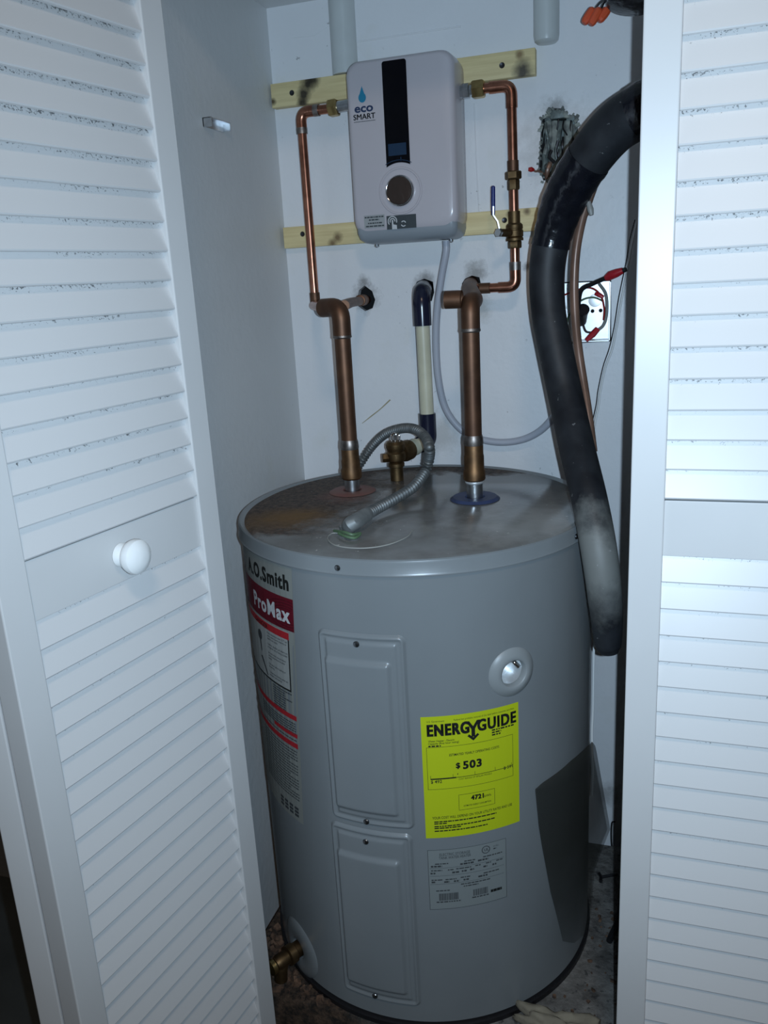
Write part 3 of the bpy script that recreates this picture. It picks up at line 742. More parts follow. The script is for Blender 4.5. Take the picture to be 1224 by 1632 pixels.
# scald pictogram: arm, hand and tap
f.ring(BW - .098, .750, 0, .0085, n=16); f.poly([(BW - .1005, .745), (BW - .0955, .745), (BW - .0930, .726), (BW - .0960, .722)])
f.poly([(BW - .100, .715), (BW - .093, .716), (BW - .0750, .690), (BW - .0790, .6895)])
for i in range(9): f.dashes(BW - .062, BW - .062 + (.050 if i in (0, 3) else .034), .6800 - i * .0040, .0020, rnd, .0009)
for i in range(5): f.dashes(BW - .11, BW - .006, .6330 - i * .0041, .0020, rnd, .0010)
f.dashes(BW - .11, BW - .006, .6050, .002, rnd)
for i in range(18): f.dashes(BW - .112, BW - .006 - (.02 if i % 5 == 4 else 0), .5860 - i * .0050, .0019, rnd, .0010)
for i in range(4):
    for j in range(3): f.rect(BW - .062 + i * .014, .470 + j * .0062, BW - .052 + i * .014, .4745 + j * .0062)
f.lay(lay2, 'fine_print', M_inkfaint, BL)
f = Flat(); f.text('DANGER', BW - .112, .7695, .0100, bold=.02, width=.046); f.lay(lambda u, v: bl(u, v, .0014), 'danger_lettering', M_ink, BL)

# ================================================================== BATTENS
b1 = MB().box((-0.6964, 1.5410, 1.5893)[0], (-0.2120, 1.5410, 1.5876)[0], 1.541, WY - .0005, 1.5675, 1.6080)
b2 = MB().box((-0.6950, 1.5410, 1.3377)[0], (-0.2099, 1.5410, 1.3423)[0], 1.541, WY - .0005, 1.3190, 1.3575)
M_batten = batten_mat([
    ((-0.6214, 1.5410, 1.5996), 0.020, (0.02, 0.014, 0.008), 0.95), ((-0.6314, 1.5410, 1.5841), 0.017, (0.02, 0.014, 0.008), 0.95), ((-0.6353, 1.5410, 1.5688), 0.014, (0.02, 0.014, 0.008), 0.95), ((-0.6135, 1.5410, 1.6059), 0.018, (0.02, 0.014, 0.008), 0.9),
    ((-0.6937, 1.5410, 1.5784), 0.008, (0.05, 0.03, 0.015), 0.9), ((-0.2319, 1.5410, 1.5739), 0.022, (0.03, 0.02, 0.01), 0.95), ((-0.2380, 1.5410, 1.6003), 0.009, (0.18, 0.10, 0.04), 0.8),
    ((-0.5838, 1.5410, 1.3326), 0.012, (0.12, 0.06, 0.025), 0.8), ((-0.5948, 1.5410, 1.3220), 0.011, (0.12, 0.06, 0.025), 0.8), ((-0.2273, 1.5410, 1.3519), 0.008, (0.10, 0.05, 0.02), 0.8), ((-0.2581, 1.5410, 1.3500), 0.008, (0.16, 0.10, 0.04), 0.8)])
for bb, lab, scr in ((b1, 'pine batten with scorch marks across the wall at the top of the tankless heater', ((465, 148), (800, 104))),
                     (b2, 'pine batten across the wall behind the bottom of the tankless heater', ((482, 373), (804, 351)))):
    o = tag(bb.build('wooden_batten', M_batten, bevel=0.001), lab, 'wood strip', 'battens carrying the tankless heater')
    if '465' and scr[0][0] == 465: pts = [(-0.6547, 1.5410, 1.5888), (-0.2677, 1.5410, 1.5877)]
    else: pts = [(-0.6550, 1.5410, 1.3430), (-0.2672, 1.5410, 1.3402)]
    for p in pts: MB().lathe([(.0042, -.004), (.0048, .0), (.0040, .0012), (.0012, .0006), (0, .0004)], p, (0, -1, 0), 14).build('screw', M_hinge, o)

# ================================================================== TANKLESS HEATER
HX0, HX1, HZ0, HZ1, HYF, HYB = -0.523, -0.3320, 1.3270, 1.6080, 1.4600, 1.5410
th = thing('tankless_water_heater', (-0.43, HYB, HZ0), 'small pale tankless electric water heater hung on two pine battens', 'water heater')
def rrect(x0, x1, z0, z1, r, y, n=8):
    out = []
    for cx, cz, a0 in ((x1 - r, z1 - r, 0), (x0 + r, z1 - r, 90), (x0 + r, z0 + r, 180), (x1 - r, z0 + r, 270)):
        for i in range(n + 1):
            a = R(a0 + 90 * i / n); out.append((cx + r * math.cos(a), y, cz + r * math.sin(a)))
    return out
def loft(rings, cap0=True, cap1=True):
    n = len(rings[0]); vs = [p for r_ in rings for p in r_]
    fs = [(i * n + k_, i * n + (k_ + 1) % n, (i + 1) * n + (k_ + 1) % n, (i + 1) * n + k_) for i in range(len(rings) - 1) for k_ in range(n)]
    if cap0: fs.append(tuple(range(n)))
    if cap1: fs.append(tuple(range((len(rings) - 1) * n, len(rings) * n)))
    return MB().add(vs, fs)
def hr(ins, y, dz=0.0): return rrect(HX0 + ins, HX1 - ins, HZ0 + ins * .8 + dz, HZ1 - ins * .8, max(.008, .024 - ins * .4), y)
loft([hr(.004, HYB), hr(.001, HYB - .004), hr(.0, HYB - .03), hr(.001, HYF + .012), hr(.0025, HYF + .006, .002), hr(.0060, HYF + .0018, .005), hr(.0105, HYF, .008)]).build('cover', M_heater, th, angle=50)
def rplan(ins, yf, z, r=.012, n=6):
    x0, x1, y0, y1 = HX0 + ins, HX1 - ins, yf, HYB - .001; out = []
    for cx, cy, a0 in ((x1 - r, y0 + r, -90), (x1, y1, 0), (x0, y1, 180), (x0 + r, y0 + r, 180)):
        if cy == y1: out.append((cx, y1, z)); continue
        for i_ in range(n + 1): a = R(a0 + 90 * i_ / n); out.append((cx + r * math.cos(a), cy + r * math.sin(a), z))
    return out
loft([rplan(.004, 1.4625, 1.3420), rplan(.004, 1.4635, 1.3320), rplan(.007, 1.4680, 1.3215), rplan(.014, 1.4780, 1.3155), rplan(.022, 1.4900, 1.3135)]).build('base_pan', M_heaterlow, th, angle=50)
for x in (-.50, -.36): MB().lathe([(.004, 0), (.0045, .004), (.002, .006), (0, .006)], (x, HYB - .02, 1.3140), (0, 0, -1), 12).build('cover_screw', M_steel, th)
KX, KZ = -0.4320, 1.3960
# display window, arched around the knob at its lower end
dx0, dx1, dzt = -0.4545, -0.4125, 1.5995
pts = []
for cx, a0 in ((dx1 - .004, 0), (dx0 + .004, 90)):
    for i in range(6): a = R(a0 + 18 * i); pts.append((cx + .004 * math.cos(a), dzt - .004 + .004 * math.sin(a)))
hw = .0455
for i in range(13):
    x = dx0 + (dx1 - dx0) * i / 12; pts.append((x, KZ + math.sqrt(max(0, hw ** 2 - (x - KX) ** 2))))
n = len(pts)
vs = [(x, HYF - .0012, z) for x, z in pts] + [(x, HYF + .001, z) for x, z in pts]
fs = [tuple(range(n)), tuple(range(2 * n - 1, n - 1, -1))] + [(i, (i + 1) % n, n + (i + 1) % n, n + i) for i in range(n)]
dsp = MB().add(vs, fs).build('display_window', M_blackgloss, th, smooth=False)
flat = lambda u, v: Vector((u, HYF - .0015, v))
f = Flat(); f.rect(dx0 + .0045, 1.4530, dx1 - .0055, 1.4720); f.ring(KX - .001, KZ, hw + .0035, hw + .0046, 62, 118, 12); f.rect(KX + .003, KZ + hw + .002, KX + .0044, KZ + hw + .0085)
f.lay(flat, 'screen', M_bluescreen, dsp)
MB().lathe([(.0390, .0003), (.0380, .0016), (.0360, .0018), (.0350, .0006)], (KX, HYF, KZ), (0, -1, 0), 48, caps=False).build('dial_ring', M_heater, th)
kn = MB().lathe([(.0258, 0), (.0262, .004), (.0250, .0075), (.0238, .0085), (.0228, .0080)], (KX, HYF, KZ), (0, -1, 0), 48).build('knob', M_chrome, th)
MB().lathe([(.0230, .0075), (.0215, .0092), (.0150, .0105), (0, .0110)], (KX, HYF, KZ), (0, -1, 0), 48, caps=False).build('knob_face', M_lens, kn)
# logo: drop and two words
lg = lambda u, v: Vector((u, HYF - .0006, v))
f = Flat(); pts = [(-.4918, 1.5670)]
for i in range(17): a = R(52 - 284 * i / 16); pts.append((-.4920 + .0068 * math.cos(a), 1.5490 + .0076 * math.sin(a)))
f.poly(pts); lo = f.lay(lg, 'logo', M_teal, th)
f = Flat(); f.text('eco', -.5070, 1.5270, .0185, bold=.028, width=.0335); f.lay(lg, 'lettering', M_navy, lo)
f = Flat(); f.text('SMART', -.5095, 1.5155, .0122, bold=.0, width=.0390); f.text('SMART', -.5092, 1.5157, .0122, bold=.0, width=.0390); f.text('SMART', -.5098, 1.5153, .0122, bold=.0, width=.0390); f.rect(-.5095, 1.5118, -.4705, 1.5126); f.lay(lg, 'lettering', M_charcoal, lo)
f = Flat(); f.rect(-.5010, 1.3390, -.4630, 1.3605); sk = f.lay(lg, 'note_sticker', M_greylbl, th)
f = Flat()
for y, x0, x1 in ((1.3560, -.4995, -.4645), (1.3515, -.492, -.473), (1.3460, -.494, -.468), (1.3410, -.498, -.4645)): f.dashes(x0, x1, y, .0022, rnd, .001)
f.lay(lambda u, v: Vector((u, HYF - .0010, v)), 'print', M_charcoal, sk)
f = Flat(); f.rect(-.4595, 1.3345, -.4060, 1.3570); sk = f.lay(lg, 'dark_sticker', M_charcoal, th)
f = Flat(); gx, gz = -.4488, 1.3478
f.ring(gx, gz, .0070, .0086, -20, 220); f.ring(gx, gz, .0036, .0052, -10, 205)
f.poly([(gx - .0012, gz + .002), (gx + .0012, gz + .002), (gx + .0014, 1.3425), (gx + .0075, 1.3410), (gx + .0078, 1.3345), (gx - .0012, 1.3345)])
f.ring(-.4290, 1.3425, .0034, .0050, 20, 140); f.ring(-.4290, 1.3425, .0034, .0050, 200, 320)
f.lay(lambda u, v: Vector((u, HYF - .0010, v)), 'symbols', M_silverink, sk)

# ================================================================== COPPER PIPES
def pipe_fit(par, p0, p1, r0, m, name='coupling', lip=.0012):
    p0 = Vector(p0); p1 = Vector(p1); d = (p1 - p0).length
    return MB().lathe([(r0, 0), (r0 + lip, .0008), (r0 + lip, d - .0008), (r0, d)], p0, p1 - p0, 24).build(name, m, par)
RS, RBIG = 0.0081, 0.0134
lp = thing('copper_pipe', NL + Vector((0, 0, .02)), 'copper pipe run from the left side of the tankless heater to the red ringed outlet', 'pipe', 'copper pipes joining the two heaters')
P1 = (-0.5661, 1.5050, 1.5473); P2 = (-0.6253, 1.5050, 1.5475); P3 = (-0.6239, 1.5050, 1.2104); 
ZLT = (-0.4879, 1.2870, 1.2122)[2]
E0 = Vector((NL.x, NL.y, ZLT)); E1 = Vector((-0.5300, 1.3100, 1.2109))
MB().tube(fillet([P1, P2, P3, (P3[0] + .004, P3[1] - .02, P3[2] + .001), E1], .020, 8), RS, 18).build('thin_pipe', M_copper, lp)
def at_len(a, b_, t): a = Vector(a); b_ = Vector(b_); return a + (b_ - a).normalized() * t
MB().tube(fillet([at_len(P2, P1, .034), P2, at_len(P2, P3, .034)], .022, 8), RS + .0016, 18).build('elbow', M_copper, lp)
MB().cyl(at_len(P2, P1, .026), at_len(P2, P1, .036), RS + .0019, 18).build('solder_joint', M_solder, lp)
MB().cyl(at_len(P2, P3, .026), at_len(P2, P3, .036), RS + .0019, 18).build('solder_joint', M_solder, lp)
MB().tube(fillet([at_len(P3, P2, .024), P3, at_len(P3, E1, .03)], .015, 8), RS + .0014, 18).build('elbow', M_copperdull, lp)
HN = Vector((HX0 + .004, 1.505, P1[2] + .003))
MB().hexn(at_len(P1, HN, -.004), at_len(P1, HN, .013), .0150).build('union_nut', M_brass, lp)
MB().cyl(at_len(P1, HN, .012), HN, .0098, 20).build('nipple', M_steel, lp)
# fat lower part
MB().cyl(NL + Vector((0, 0, .055)), (E0.x, E0.y, ZLT - .040), RBIG, 28).build('fat_pipe', M_copperdull, lp)
MB().lathe([(.0150, 0), (.0178, .003), (.0178, .016), (.0160, .020), (.0160, .032), (.0150, .036), (.0150, .056), (.0138, .058)], NL + Vector((0, 0, .022)), (0, 0, 1), 24).build('adapter', M_adapter, lp)
MB().lathe([(.0150, 0), (.0156, .003), (.0150, .012), (.0138, .016)], NL + Vector((0, 0, .074)), (0, 0, 1), 24).build('solder_joint', M_solder, lp)
ed = (E1 - E0)
MB().tube(fillet([E0 + Vector((0, 0, -.046)), E0, E1], .022, 9), RBIG + .0016, 26).build('fat_elbow', M_copperdull, lp)
MB().lathe([(RBIG + .0004, 0), (RBIG + .0022, .002), (RBIG + .0010, .008)], E0 + Vector((0, 0, -.050)), (0, 0, 1), 24).build('solder_joint', M_solder, lp)
WL = Vector((-0.5526, 1.6000, 1.2140))
MB().tube(fillet([E0 + Vector((.006, .004, .002)), (-0.5127, 1.4000, 1.2156), WL], .03, 6), RS, 18).build('branch_pipe', M_copperdull, lp)
pipe_fit(lp, (-0.5318, 1.5000, 1.2158), (-0.5400, 1.5450, 1.2155), RS + .001, M_copperdull)

rp = thing('copper_pipe', NR + Vector((0, 0, .02)), 'copper pipe run with blue lever valve, right of the tankless heater', 'pipe', 'copper pipes joining the two heaters')
Q1 = Vector((-0.2914, 1.5050, 1.5485)); Q2 = Vector((-0.2463, 1.5050, 1.5480)); Q3 = Vector((-0.2427, 1.5050, 1.2262)); Q4 = Vector((-0.3097, 1.5050, 1.2263))
ZR = (-0.2734, 1.2610, 1.2117)[2]
F0 = Vector((NR.x, NR.y, ZR))
G0 = Vector((-0.3224, 1.4900, 1.2262))
vt = (-0.2453, 1.5050, 1.3735)[2]
def q(y): # point on the vertical run at the height of image row y
    t = (Vector(y)[2] - Q2.z) / (Q3.z - Q2.z); return Q2 + (Q3 - Q2) * t
MB().tube(fillet([Q1, Q2, q((-0.2459, 1.5050, 1.3278))], .020, 8), RS, 18).build('thin_pipe', M_copper, rp)
MB().tube(fillet([at_len(Q2, Q1, .032), Q2, at_len(Q2, Q3, .034)], .022, 8), RS + .0016, 18).build('elbow', M_copper, rp)
MB().cyl(at_len(Q2, Q1, .026), at_len(Q2, Q1, .036), RS + .0018, 18).build('solder_joint', M_copper, rp)
HN2 = Vector((HX1 - .003, 1.505, Q1.z - .001))
MB().hexn(at_len(Q1, HN2, .000), at_len(Q1, HN2, .020), .0150).build('union_nut', M_brass, rp)
MB().lathe([(.0085, 0), (.0085, .006), (.0125, .007), (.0125, .017), (.010, .018), (.010, (HN2 - at_len(Q1, HN2, .019)).length)], at_len(Q1, HN2, .019), HN2 - Q1, 6).build('nipple', M_steel, rp)
# union at mid height
u0_, u1_, u2_, u3_ = q((-0.2446, 1.5050, 1.4322)), q((-0.2448, 1.5050, 1.4154)), q((-0.2449, 1.5050, 1.4025)), q((-0.2452, 1.5050, 1.3855))
MB().cyl(u0_, u1_, RS + .0014, 18).build('coupling', M_copperdull, rp)
MB().hexn(u1_, u2_, .0140).build('union_nut', M_brassdull, rp)
MB().hexn(u2_, u3_, .0104).build('union_tail', M_brassdull, rp)
# ball valve
v0, v1, v2, v3 = q((-0.2456, 1.5050, 1.3512)), q((-0.2458, 1.5050, 1.3319)), q((-0.2461, 1.5050, 1.3031)), q((-0.2463, 1.5050, 1.2906))
va = thing('ball_valve', v2); va.parent = rp; va.matrix_parent_inverse = wm(rp).inverted(); va['label'] = 'brass ball valve with blue lever'
dd = (v2 - v1).length
b = MB().cyl(v0, v1, .0102, 20)
b.lathe([(.0115, 0), (.0142, .003), (.0145, dd * .3), (.0138, dd * .34), (.0138, dd * .40), (.0150, dd * .44), (.0150, dd * .75), (.0135, dd * .8), (.0150, dd * .86), (.0150, dd)], v1, v2 - v1, 24)
b.hexn(v2, v3, .0118)
sp0 = v1 + (v2 - v1) * .55; sp1 = Vector((-0.2626, 1.4700, 1.3164))
b.cyl(sp0, sp1, .0065, 16); b.build('valve_body', M_brassdull, va)
MB().hexn(sp1, at_len(sp1, sp0, -.007), .0075).build('stem_nut', M_chrome, va)
L0 = sp1; L1 = Vector((-0.2666, 1.4700, 1.3349)); L2 = Vector((-0.2731, 1.4660, 1.3452)); L3 = Vector((-0.2719, 1.4640, 1.3915))
def strap(pts, wd, tk, side):
    P = [Vector(p) for p in pts]; vs = []; s_ = Vector(side)
    for i, p in enumerate(P):
        t = (P[min(i + 1, len(P) - 1)] - P[max(i - 1, 0)]).normalized(); nn = t.cross(s_).normalized()
        for a, c in ((-1, -1), (1, -1), (1, 1), (-1, 1)): vs.append(p + s_ * a * wd / 2 + nn * c * tk / 2)
    m_ = len(P)
    fs = [(i * 4 + k_, i * 4 + (k_ + 1) % 4, i * 4 + 4 + (k_ + 1) % 4, i * 4 + 4 + k_) for i in range(m_ - 1) for k_ in range(4)] + [(3, 2, 1, 0), tuple(range(m_ * 4 - 4, m_ * 4))]
    return MB().add(vs, fs)
lv = strap([L0 + (L0 - L1) * .3, L0, L1, L2, L2 + (L3 - L2) * .3], .0075, .0022, (0.25, -.97, 0)).build('lever', M_steel, va)
MB().tube([L2, L2 + (L3 - L2) * .1, L2 + (L3 - L2) * .5, L3 - (L3 - L2) * .04, L3], [.0028, .0034, .0036, .0034, .0015], 12).build('lever_grip', M_bluevinyl, va)
MB().tube(fillet([v3, Q3, Q4, G0], .020, 8), RS, 18).build('thin_pipe', M_copper, rp)
MB().tube(fillet([at_len(Q3, Q2, .030), Q3, at_len(Q3, Q4, .030)], .018, 8), RS + .0014, 18).build('elbow', M_copper, rp)
MB().cyl(at_len(Q3, Q2, .028), at_len(Q3, Q2, .042), RS + .0016, 18).build('solder_joint', M_solder, rp)
pipe_fit(rp, at_len(Q4, Q3, -.004), at_len(Q4, Q3, .022), RS, M_copperdull)
# fat elbow with its dead end stub and the branch into the wall
MB().cyl(NR + Vector((0, 0, .055)), (F0.x, F0.y, ZR - .036), RBIG, 28).build('fat_pipe', M_copperdull, rp)
MB().lathe([(.0145, 0), (.0175, .003), (.0175, .016), (.0160, .020), (.0158, .040), (.0150, .044), (.0150, .060), (.0138, .062)], NR + Vector((0, 0, .030)), (0, 0, 1), 24).build('adapter', M_adapter, rp)
MB().lathe([(.0150, 0), (.0156, .003), (.0150, .012), (.0138, .016)], NR + Vector((0, 0, .088)), (0, 0, 1), 24).build('solder_joint', M_solder, rp)
MB().lathe([(.0136, 0), (.0152, .002), (.0146, .014), (.0138, .018)], NR + Vector((0, 0, .026)), (0, 0, 1), 20).build('plaster_blob', M_galv, rp)
MB().tube(fillet([F0 + Vector((0, 0, -.042)), F0, F0 + Vector((-.004, .05, .0)), G0, Vector((-0.3423, 1.6000, 1.2346))], .026, 9), RBIG + .0010, 26).build('fat_elbow', M_copperdull, rp)
MB().lathe([(RBIG + .0004, 0), (RBIG + .0020, .002), (RBIG + .0010, .006)], F0 + Vector((0, 0, -.045)), (0, 0, 1), 24).build('solder_joint', M_solder, rp)
st0 = Vector((-0.2850, 1.2620, 1.2158)); st1 = Vector((-0.3103, 1.2620, 1.2160))
MB().lathe([(RBIG, 0), (RBIG, (st1 - st0).length), (RBIG - .002, (st1 - st0).length), (RBIG - .002, .004), (0, .004)], st0, st1 - st0, 26, caps=False).build('stub', M_copperdull, rp)

# ================================================================== RELIEF VALVE AND DRAIN PIPE
RV = Vector((-0.4372, 1.3736, TZ1))
rv = thing('relief_valve', RV, 'squat brass relief valve screwed into the tank top between the copper pipes', 'valve')
zt = (-0.4347, 1.3736, 0.9757)[2] - TZ1
MB().lathe([(.0118, 0), (.0118, zt * .34), (.0145, zt * .36), (.0145, zt * .44), (.0120, zt * .47), (.0165, zt * .52), (.0178, zt * .60), (.0178, zt * .70), (.0150, zt * .74), (.0160, zt * .80), (.0172, zt * .84), (.0172, zt * .93), (.0135, zt * 1.0), (0, zt)], RV, (0, 0, 1), 26).build('valve_body', M_brassdull, rv)
OU = RV + Vector((.006, .010, zt * .66)); OD = (Vector((-0.4052, 1.4700, 0.9568)) - OU).normalized()
MB().lathe([(.0160, 0), (.0178, .010), (.0185, .012), (.0185, .026), (.0160, .027)], OU, OD, 24).build('outlet', M_brassdull, rv)
MB().hexn(RV + Vector((-.010, -.008, zt * .60)), RV + Vector((-.021, -.013, zt * .60)), .0085).build('side_plug', M_brassdull, rv)
b = MB().tube([RV + Vector((-.007, 0, zt)), RV + Vector((-.007, 0, zt + .010)), RV + Vector((0, 0, zt + .014)), RV + Vector((.008, 0, zt + .010)), RV + Vector((.008, 0, zt))], .0016, 8, 4)
b.lathe([(.004, 0), (.004, .012), (.002, .014)], RV + Vector((0, 0, zt - .001)), (0, 0, 1), 12); b.build('test_lever', M_chrome, rv)
dp = thing('drain_pipe', (-0.4046, 1.4700, 0.9710), 'white plastic drain pipe with dark blue elbows from the wall to the relief valve', 'pipe')
D0 = Vector((-0.4335, 1.6000, 1.2322)); D1 = Vector((-0.4061, 1.4720, 1.2253)); D3 = Vector((-0.4033, 1.4720, 0.9564)); D4 = OU + OD * .024
RP = .0126
MB().tube(fillet([D1 + (D3 - D1) * .10, D3 - (D3 - D1) * .02], .01), RP, 24).build('upright', M_pvc, dp)
MB().tube(fillet([D0, D1, at_len(D1, D3, .058)], .026, 9), RP + .0036, 26).build('wall_elbow', M_pvcblue, dp)
MB().tube(fillet([at_len(D3, D1, .052), D3, at_len(D3, D4, .028)], .020, 9), RP + .0030, 26).build('lower_elbow', M_pvcblue, dp)
MB().cyl(at_len(D3, D4, .024), D4, RP, 24).build('branch', M_pvc, dp)
MB().lathe([(RP + .0002, 0), (RP + .0028, .001), (RP + .0028, .020), (RP + .0002, .021)], D4 + (D3 - D4).normalized() * .004, D3 - D4, 24).build('socket', M_pvc, dp)

# ================================================================== FLEXIBLE CONDUIT
cps = [(-0.5496, 1.4620, 0.8972), (-0.5354, 1.4620, 0.9172), (-0.5094, 1.4550, 0.9494), (-0.4737, 1.4300, 0.9772), (-0.4309, 1.3950, 0.9941), (-0.3964, 1.3600, 0.9995), (-0.3703, 1.3250, 0.9943), (-0.3426, 1.2530, 0.9920), (-0.3491, 1.2738, 0.9680), (-0.3562, 1.2734, 0.9460), (-0.3641, 1.2274, 0.9310), (-0.3819, 1.1819, 0.9230), (-0.3956, 1.1331, 0.9200), (-0.4007, 1.0850, 0.9210)]
fc = thing('flexible_conduit', (-0.4235, 1.0940, 0.9060), 'grey corrugated flexible conduit looping over the tank top', 'conduit')
cpl = spline([Vector(p) for p in cps], 24)
acc = [0.0]
for i in range(1, len(cpl)): acc.append(acc[-1] + (cpl[i] - cpl[i - 1]).length)
rs = []; j = 0; nrs = int(acc[-1] / 0.0007)
for i in range(nrs + 1):
    s_ = acc[-1] * i / nrs
    while j < len(acc) - 2 and acc[j + 1] < s_: j += 1
    rs.append(cpl[j].lerp(cpl[j + 1], (s_ - acc[j]) / max(1e-9, acc[j + 1] - acc[j])))
def crf(t, i):
    return .0056 + .0034 * (0.5 + 0.5 * math.cos(2 * math.pi * i * 0.0007 / 0.0066)) ** 0.7
MB().tube(rs, .008, 14, radf=crf).build('corrugated_sleeve', M_conduit, fc)
MB().tube([(-0.3996, 1.0984, 0.9210), (-0.4014, 1.0653, 0.9220), (-0.4065, 1.0525, 0.9200), (-0.4147, 1.0656, 0.9120), (-0.4215, 1.0831, 0.9055)], [.0108, .0114, .0116, .0114, .0108], 18, 4).build('connector', M_dullzinc, fc)
MB().lathe([(.0150, 0), (.0150, .0035), (.0120, .005)], (-0.4204, 1.0801, 0.9055), (0, 0, 1), 18).build('locknut', M_dullzinc, fc)
gw = [(-0.4158, 1.0448, 0.9080), (-0.4328, 1.0441, 0.9075), (-0.4312, 1.0207, 0.9075), (-0.4119, 0.9951, 0.9075), (-0.3864, 0.9852, 0.9075), (-0.3576, 0.9895, 0.9075), (-0.3356, 1.0090, 0.9075), (-0.3223, 1.0419, 0.9075), (-0.3226, 1.0713, 0.9075)]
tag(MB().tube(gw, .0008, 8, 8).build('ground_wire', M_paleghost), 'thin pale wire loop lying on the tank top in front of the conduit', 'wire')
tw = [(-0.4314, 1.0483, 0.9100), (-0.4082, 1.0260, 0.9160), (-0.3941, 1.0227, 0.9140), (-0.3890, 1.0389, 0.9110), (-0.3914, 1.0245, 0.9090), (-0.4034, 1.0222, 0.9110), (-0.4181, 1.0316, 0.9120)]
tag(MB().tube(tw, .0022, 8, 8).build('ground_wire', M_greenwire), 'crumpled green wire twisted around the conduit connector', 'wire')

# ================================================================== GREY CABLE, HOSE, LINES
tag(MB().tube([(-0.3665, 1.5100, 1.3110), (-0.3672, 1.5100, 1.2918), (-0.3780, 1.5150, 1.2513), (-0.3895, 1.5200, 1.1964), (-0.3956, 1.5250, 1.1338), (-0.3947, 1.5300, 1.0632), (-0.3821, 1.5350, 1.0027), (-0.3477, 1.5400, 0.9593), (-0.2958, 1.5400, 0.9425), (-0.2444, 1.5400, 0.9453), (-0.2038, 1.5350, 0.9655), (-0.1700, 1.5200, 1.0041), (-0.1405, 1.5000, 1.0463)], .0068, 14, 8).build('power_cable', M_greycable),
    'light grey cable curving down from the tankless heater to the black hose', 'cable')
hs = thing('insulated_hose', (-0.0553, 1.1300, 0.7175), 'thick black foam insulated hose hanging down over the right of the tank', 'hose')
HP = [(-0.0016, 1.2200, 1.4514), (-0.0338, 1.2300, 1.4431), (-0.0677, 1.2500, 1.4282), (-0.1018, 1.2700, 1.3959), (-0.1335, 1.2900, 1.3523), (-0.1534, 1.3000, 1.3026), (-0.1625, 1.3000, 1.2516), (-0.1595, 1.2900, 1.1927), (-0.1475, 1.2750, 1.1381), (-0.1298, 1.2500, 1.0711), (-0.1074, 1.1900, 1.0059), (-0.0828, 1.1200, 0.9438), (-0.0671, 1.0850, 0.8841), (-0.0575, 1.0800, 0.8147), (-0.0534, 1.0850, 0.7556), (-0.0514, 1.0850, 0.7388)]
HR = [.034, .034, .033, .032, .031, .0275, .0265, .0255, .0255, .0255, .0252, .0244, .0240, .0228, .0188, .0122]
P = spline([Vector(p) for p in HP], 8)
MB().tube(P, radl(HR, 8), 30).build('foam_sleeve', M_hose, hs)
MB().tube(P[24:44], [r_ + .0012 + .0006 * math.sin(i * 2.1) for i, r_ in enumerate(radl(HR, 8)[24:44])], 30).build('tape_wrap', M_tape, hs)
MB().tube(P[2:10], [r_ + .0012 + .0004 * math.sin(i * 1.7) for i, r_ in enumerate(radl(HR, 8)[2:10])], 30).build('tape_wrap', M_tape, hs)
MB().tube([(-0.1023, 1.2850, 1.3411), (-0.0994, 1.2830, 1.3306), (-0.0975, 1.2820, 1.3228)], [.0035, .0045, .0030], 10, 4).build('tape_tail', M_greywire, hs)
tag(MB().tube([(-0.0958, 1.3100, 1.3694), (-0.1047, 1.3150, 1.3466), (-0.1147, 1.3200, 1.3182), (-0.1229, 1.3250, 1.2763), (-0.1253, 1.3250, 1.2266), (-0.1226, 1.3200, 1.1757), (-0.1166, 1.3100, 1.1294), (-0.1078, 1.3000, 1.0809), (-0.0982, 1.2800, 1.0331), (-0.0899, 1.2650, 0.9830)], .0068, 14, 8).build('refrigerant_line', M_browntube),
    'thin brown tube running down beside the black hose', 'pipe')

# ================================================================== ELECTRICAL BOX
eb = thing('junction_box', (-0.1318, 1.6000, 1.1740), 'bright square metal electrical box sunk in the wall right of the hose', 'junction box')
ex0, ez1 = (-0.1729, 1.5600, 1.2280)[0], (-0.1729, 1.5600, 1.2280)[2]; ex1, ez0 = (-0.0841, 1.5600, 1.1237)[0], (-0.0841, 1.5600, 1.1237)[2]
ez1 = min(ez1, (-0.0860, 1.5600, 1.2268)[2]); yb = 1.595
b = MB().box(ex0, ex1, yb, yb + .002, ez0, ez1)
b.box(ex0, ex0 + .0015, 1.552, yb, ez0, ez1); b.box(ex1 - .0015, ex1, 1.552, yb, ez0, ez1); b.box(ex0, ex1, 1.552, yb, ez0, ez0 + .0015); b.box(ex0, ex1, 1.552, yb, ez1 - .0015, ez1)
b.build('box_shell', M_galv, eb, smooth=False)
for x, y, r_ in ((944, 496, .0035), (957, 495, .0035), (948, 480, .011), (903, 480, .011), (946, 527, .009)):
    pass
for p, r_ in (((-0.1176, 1.5900, 1.1750), .0034), ((-0.1032, 1.5900, 1.1755), .0034)):
    MB().cyl((p[0], yb - .0006, p[2]), (p[0], yb + .001, p[2]), r_, 18).build('screw_hole', M_dark, eb)
for p, r_ in (((-0.1134, 1.5900, 1.1937), .0115), ((-0.1637, 1.5900, 1.1926), .0115)):
    MB().lathe([(r_, 0), (r_, .0008), (r_ * .9, .0010), (0, .0010)], (p[0], yb, p[2]), (0, -1, 0), 24).build('knockout', M_galv, eb)
MB().tube([(-0.1386, 1.5900, 1.1580), (-0.1348, 1.5700, 1.1723), (-0.1303, 1.5550, 1.1806)], .011, 14, 4).build('cable_clamp', M_blackwire, eb)
MB().tube([(-0.1645, 1.5650, 1.2068), (-0.1411, 1.5500, 1.2148), (-0.1170, 1.5450, 1.2170), (-0.1011, 1.5500, 1.2043), (-0.0949, 1.5600, 1.1821), (-0.0962, 1.5700, 1.1598)], .0016, 8, 6).build('red_wire', M_redwire, eb)
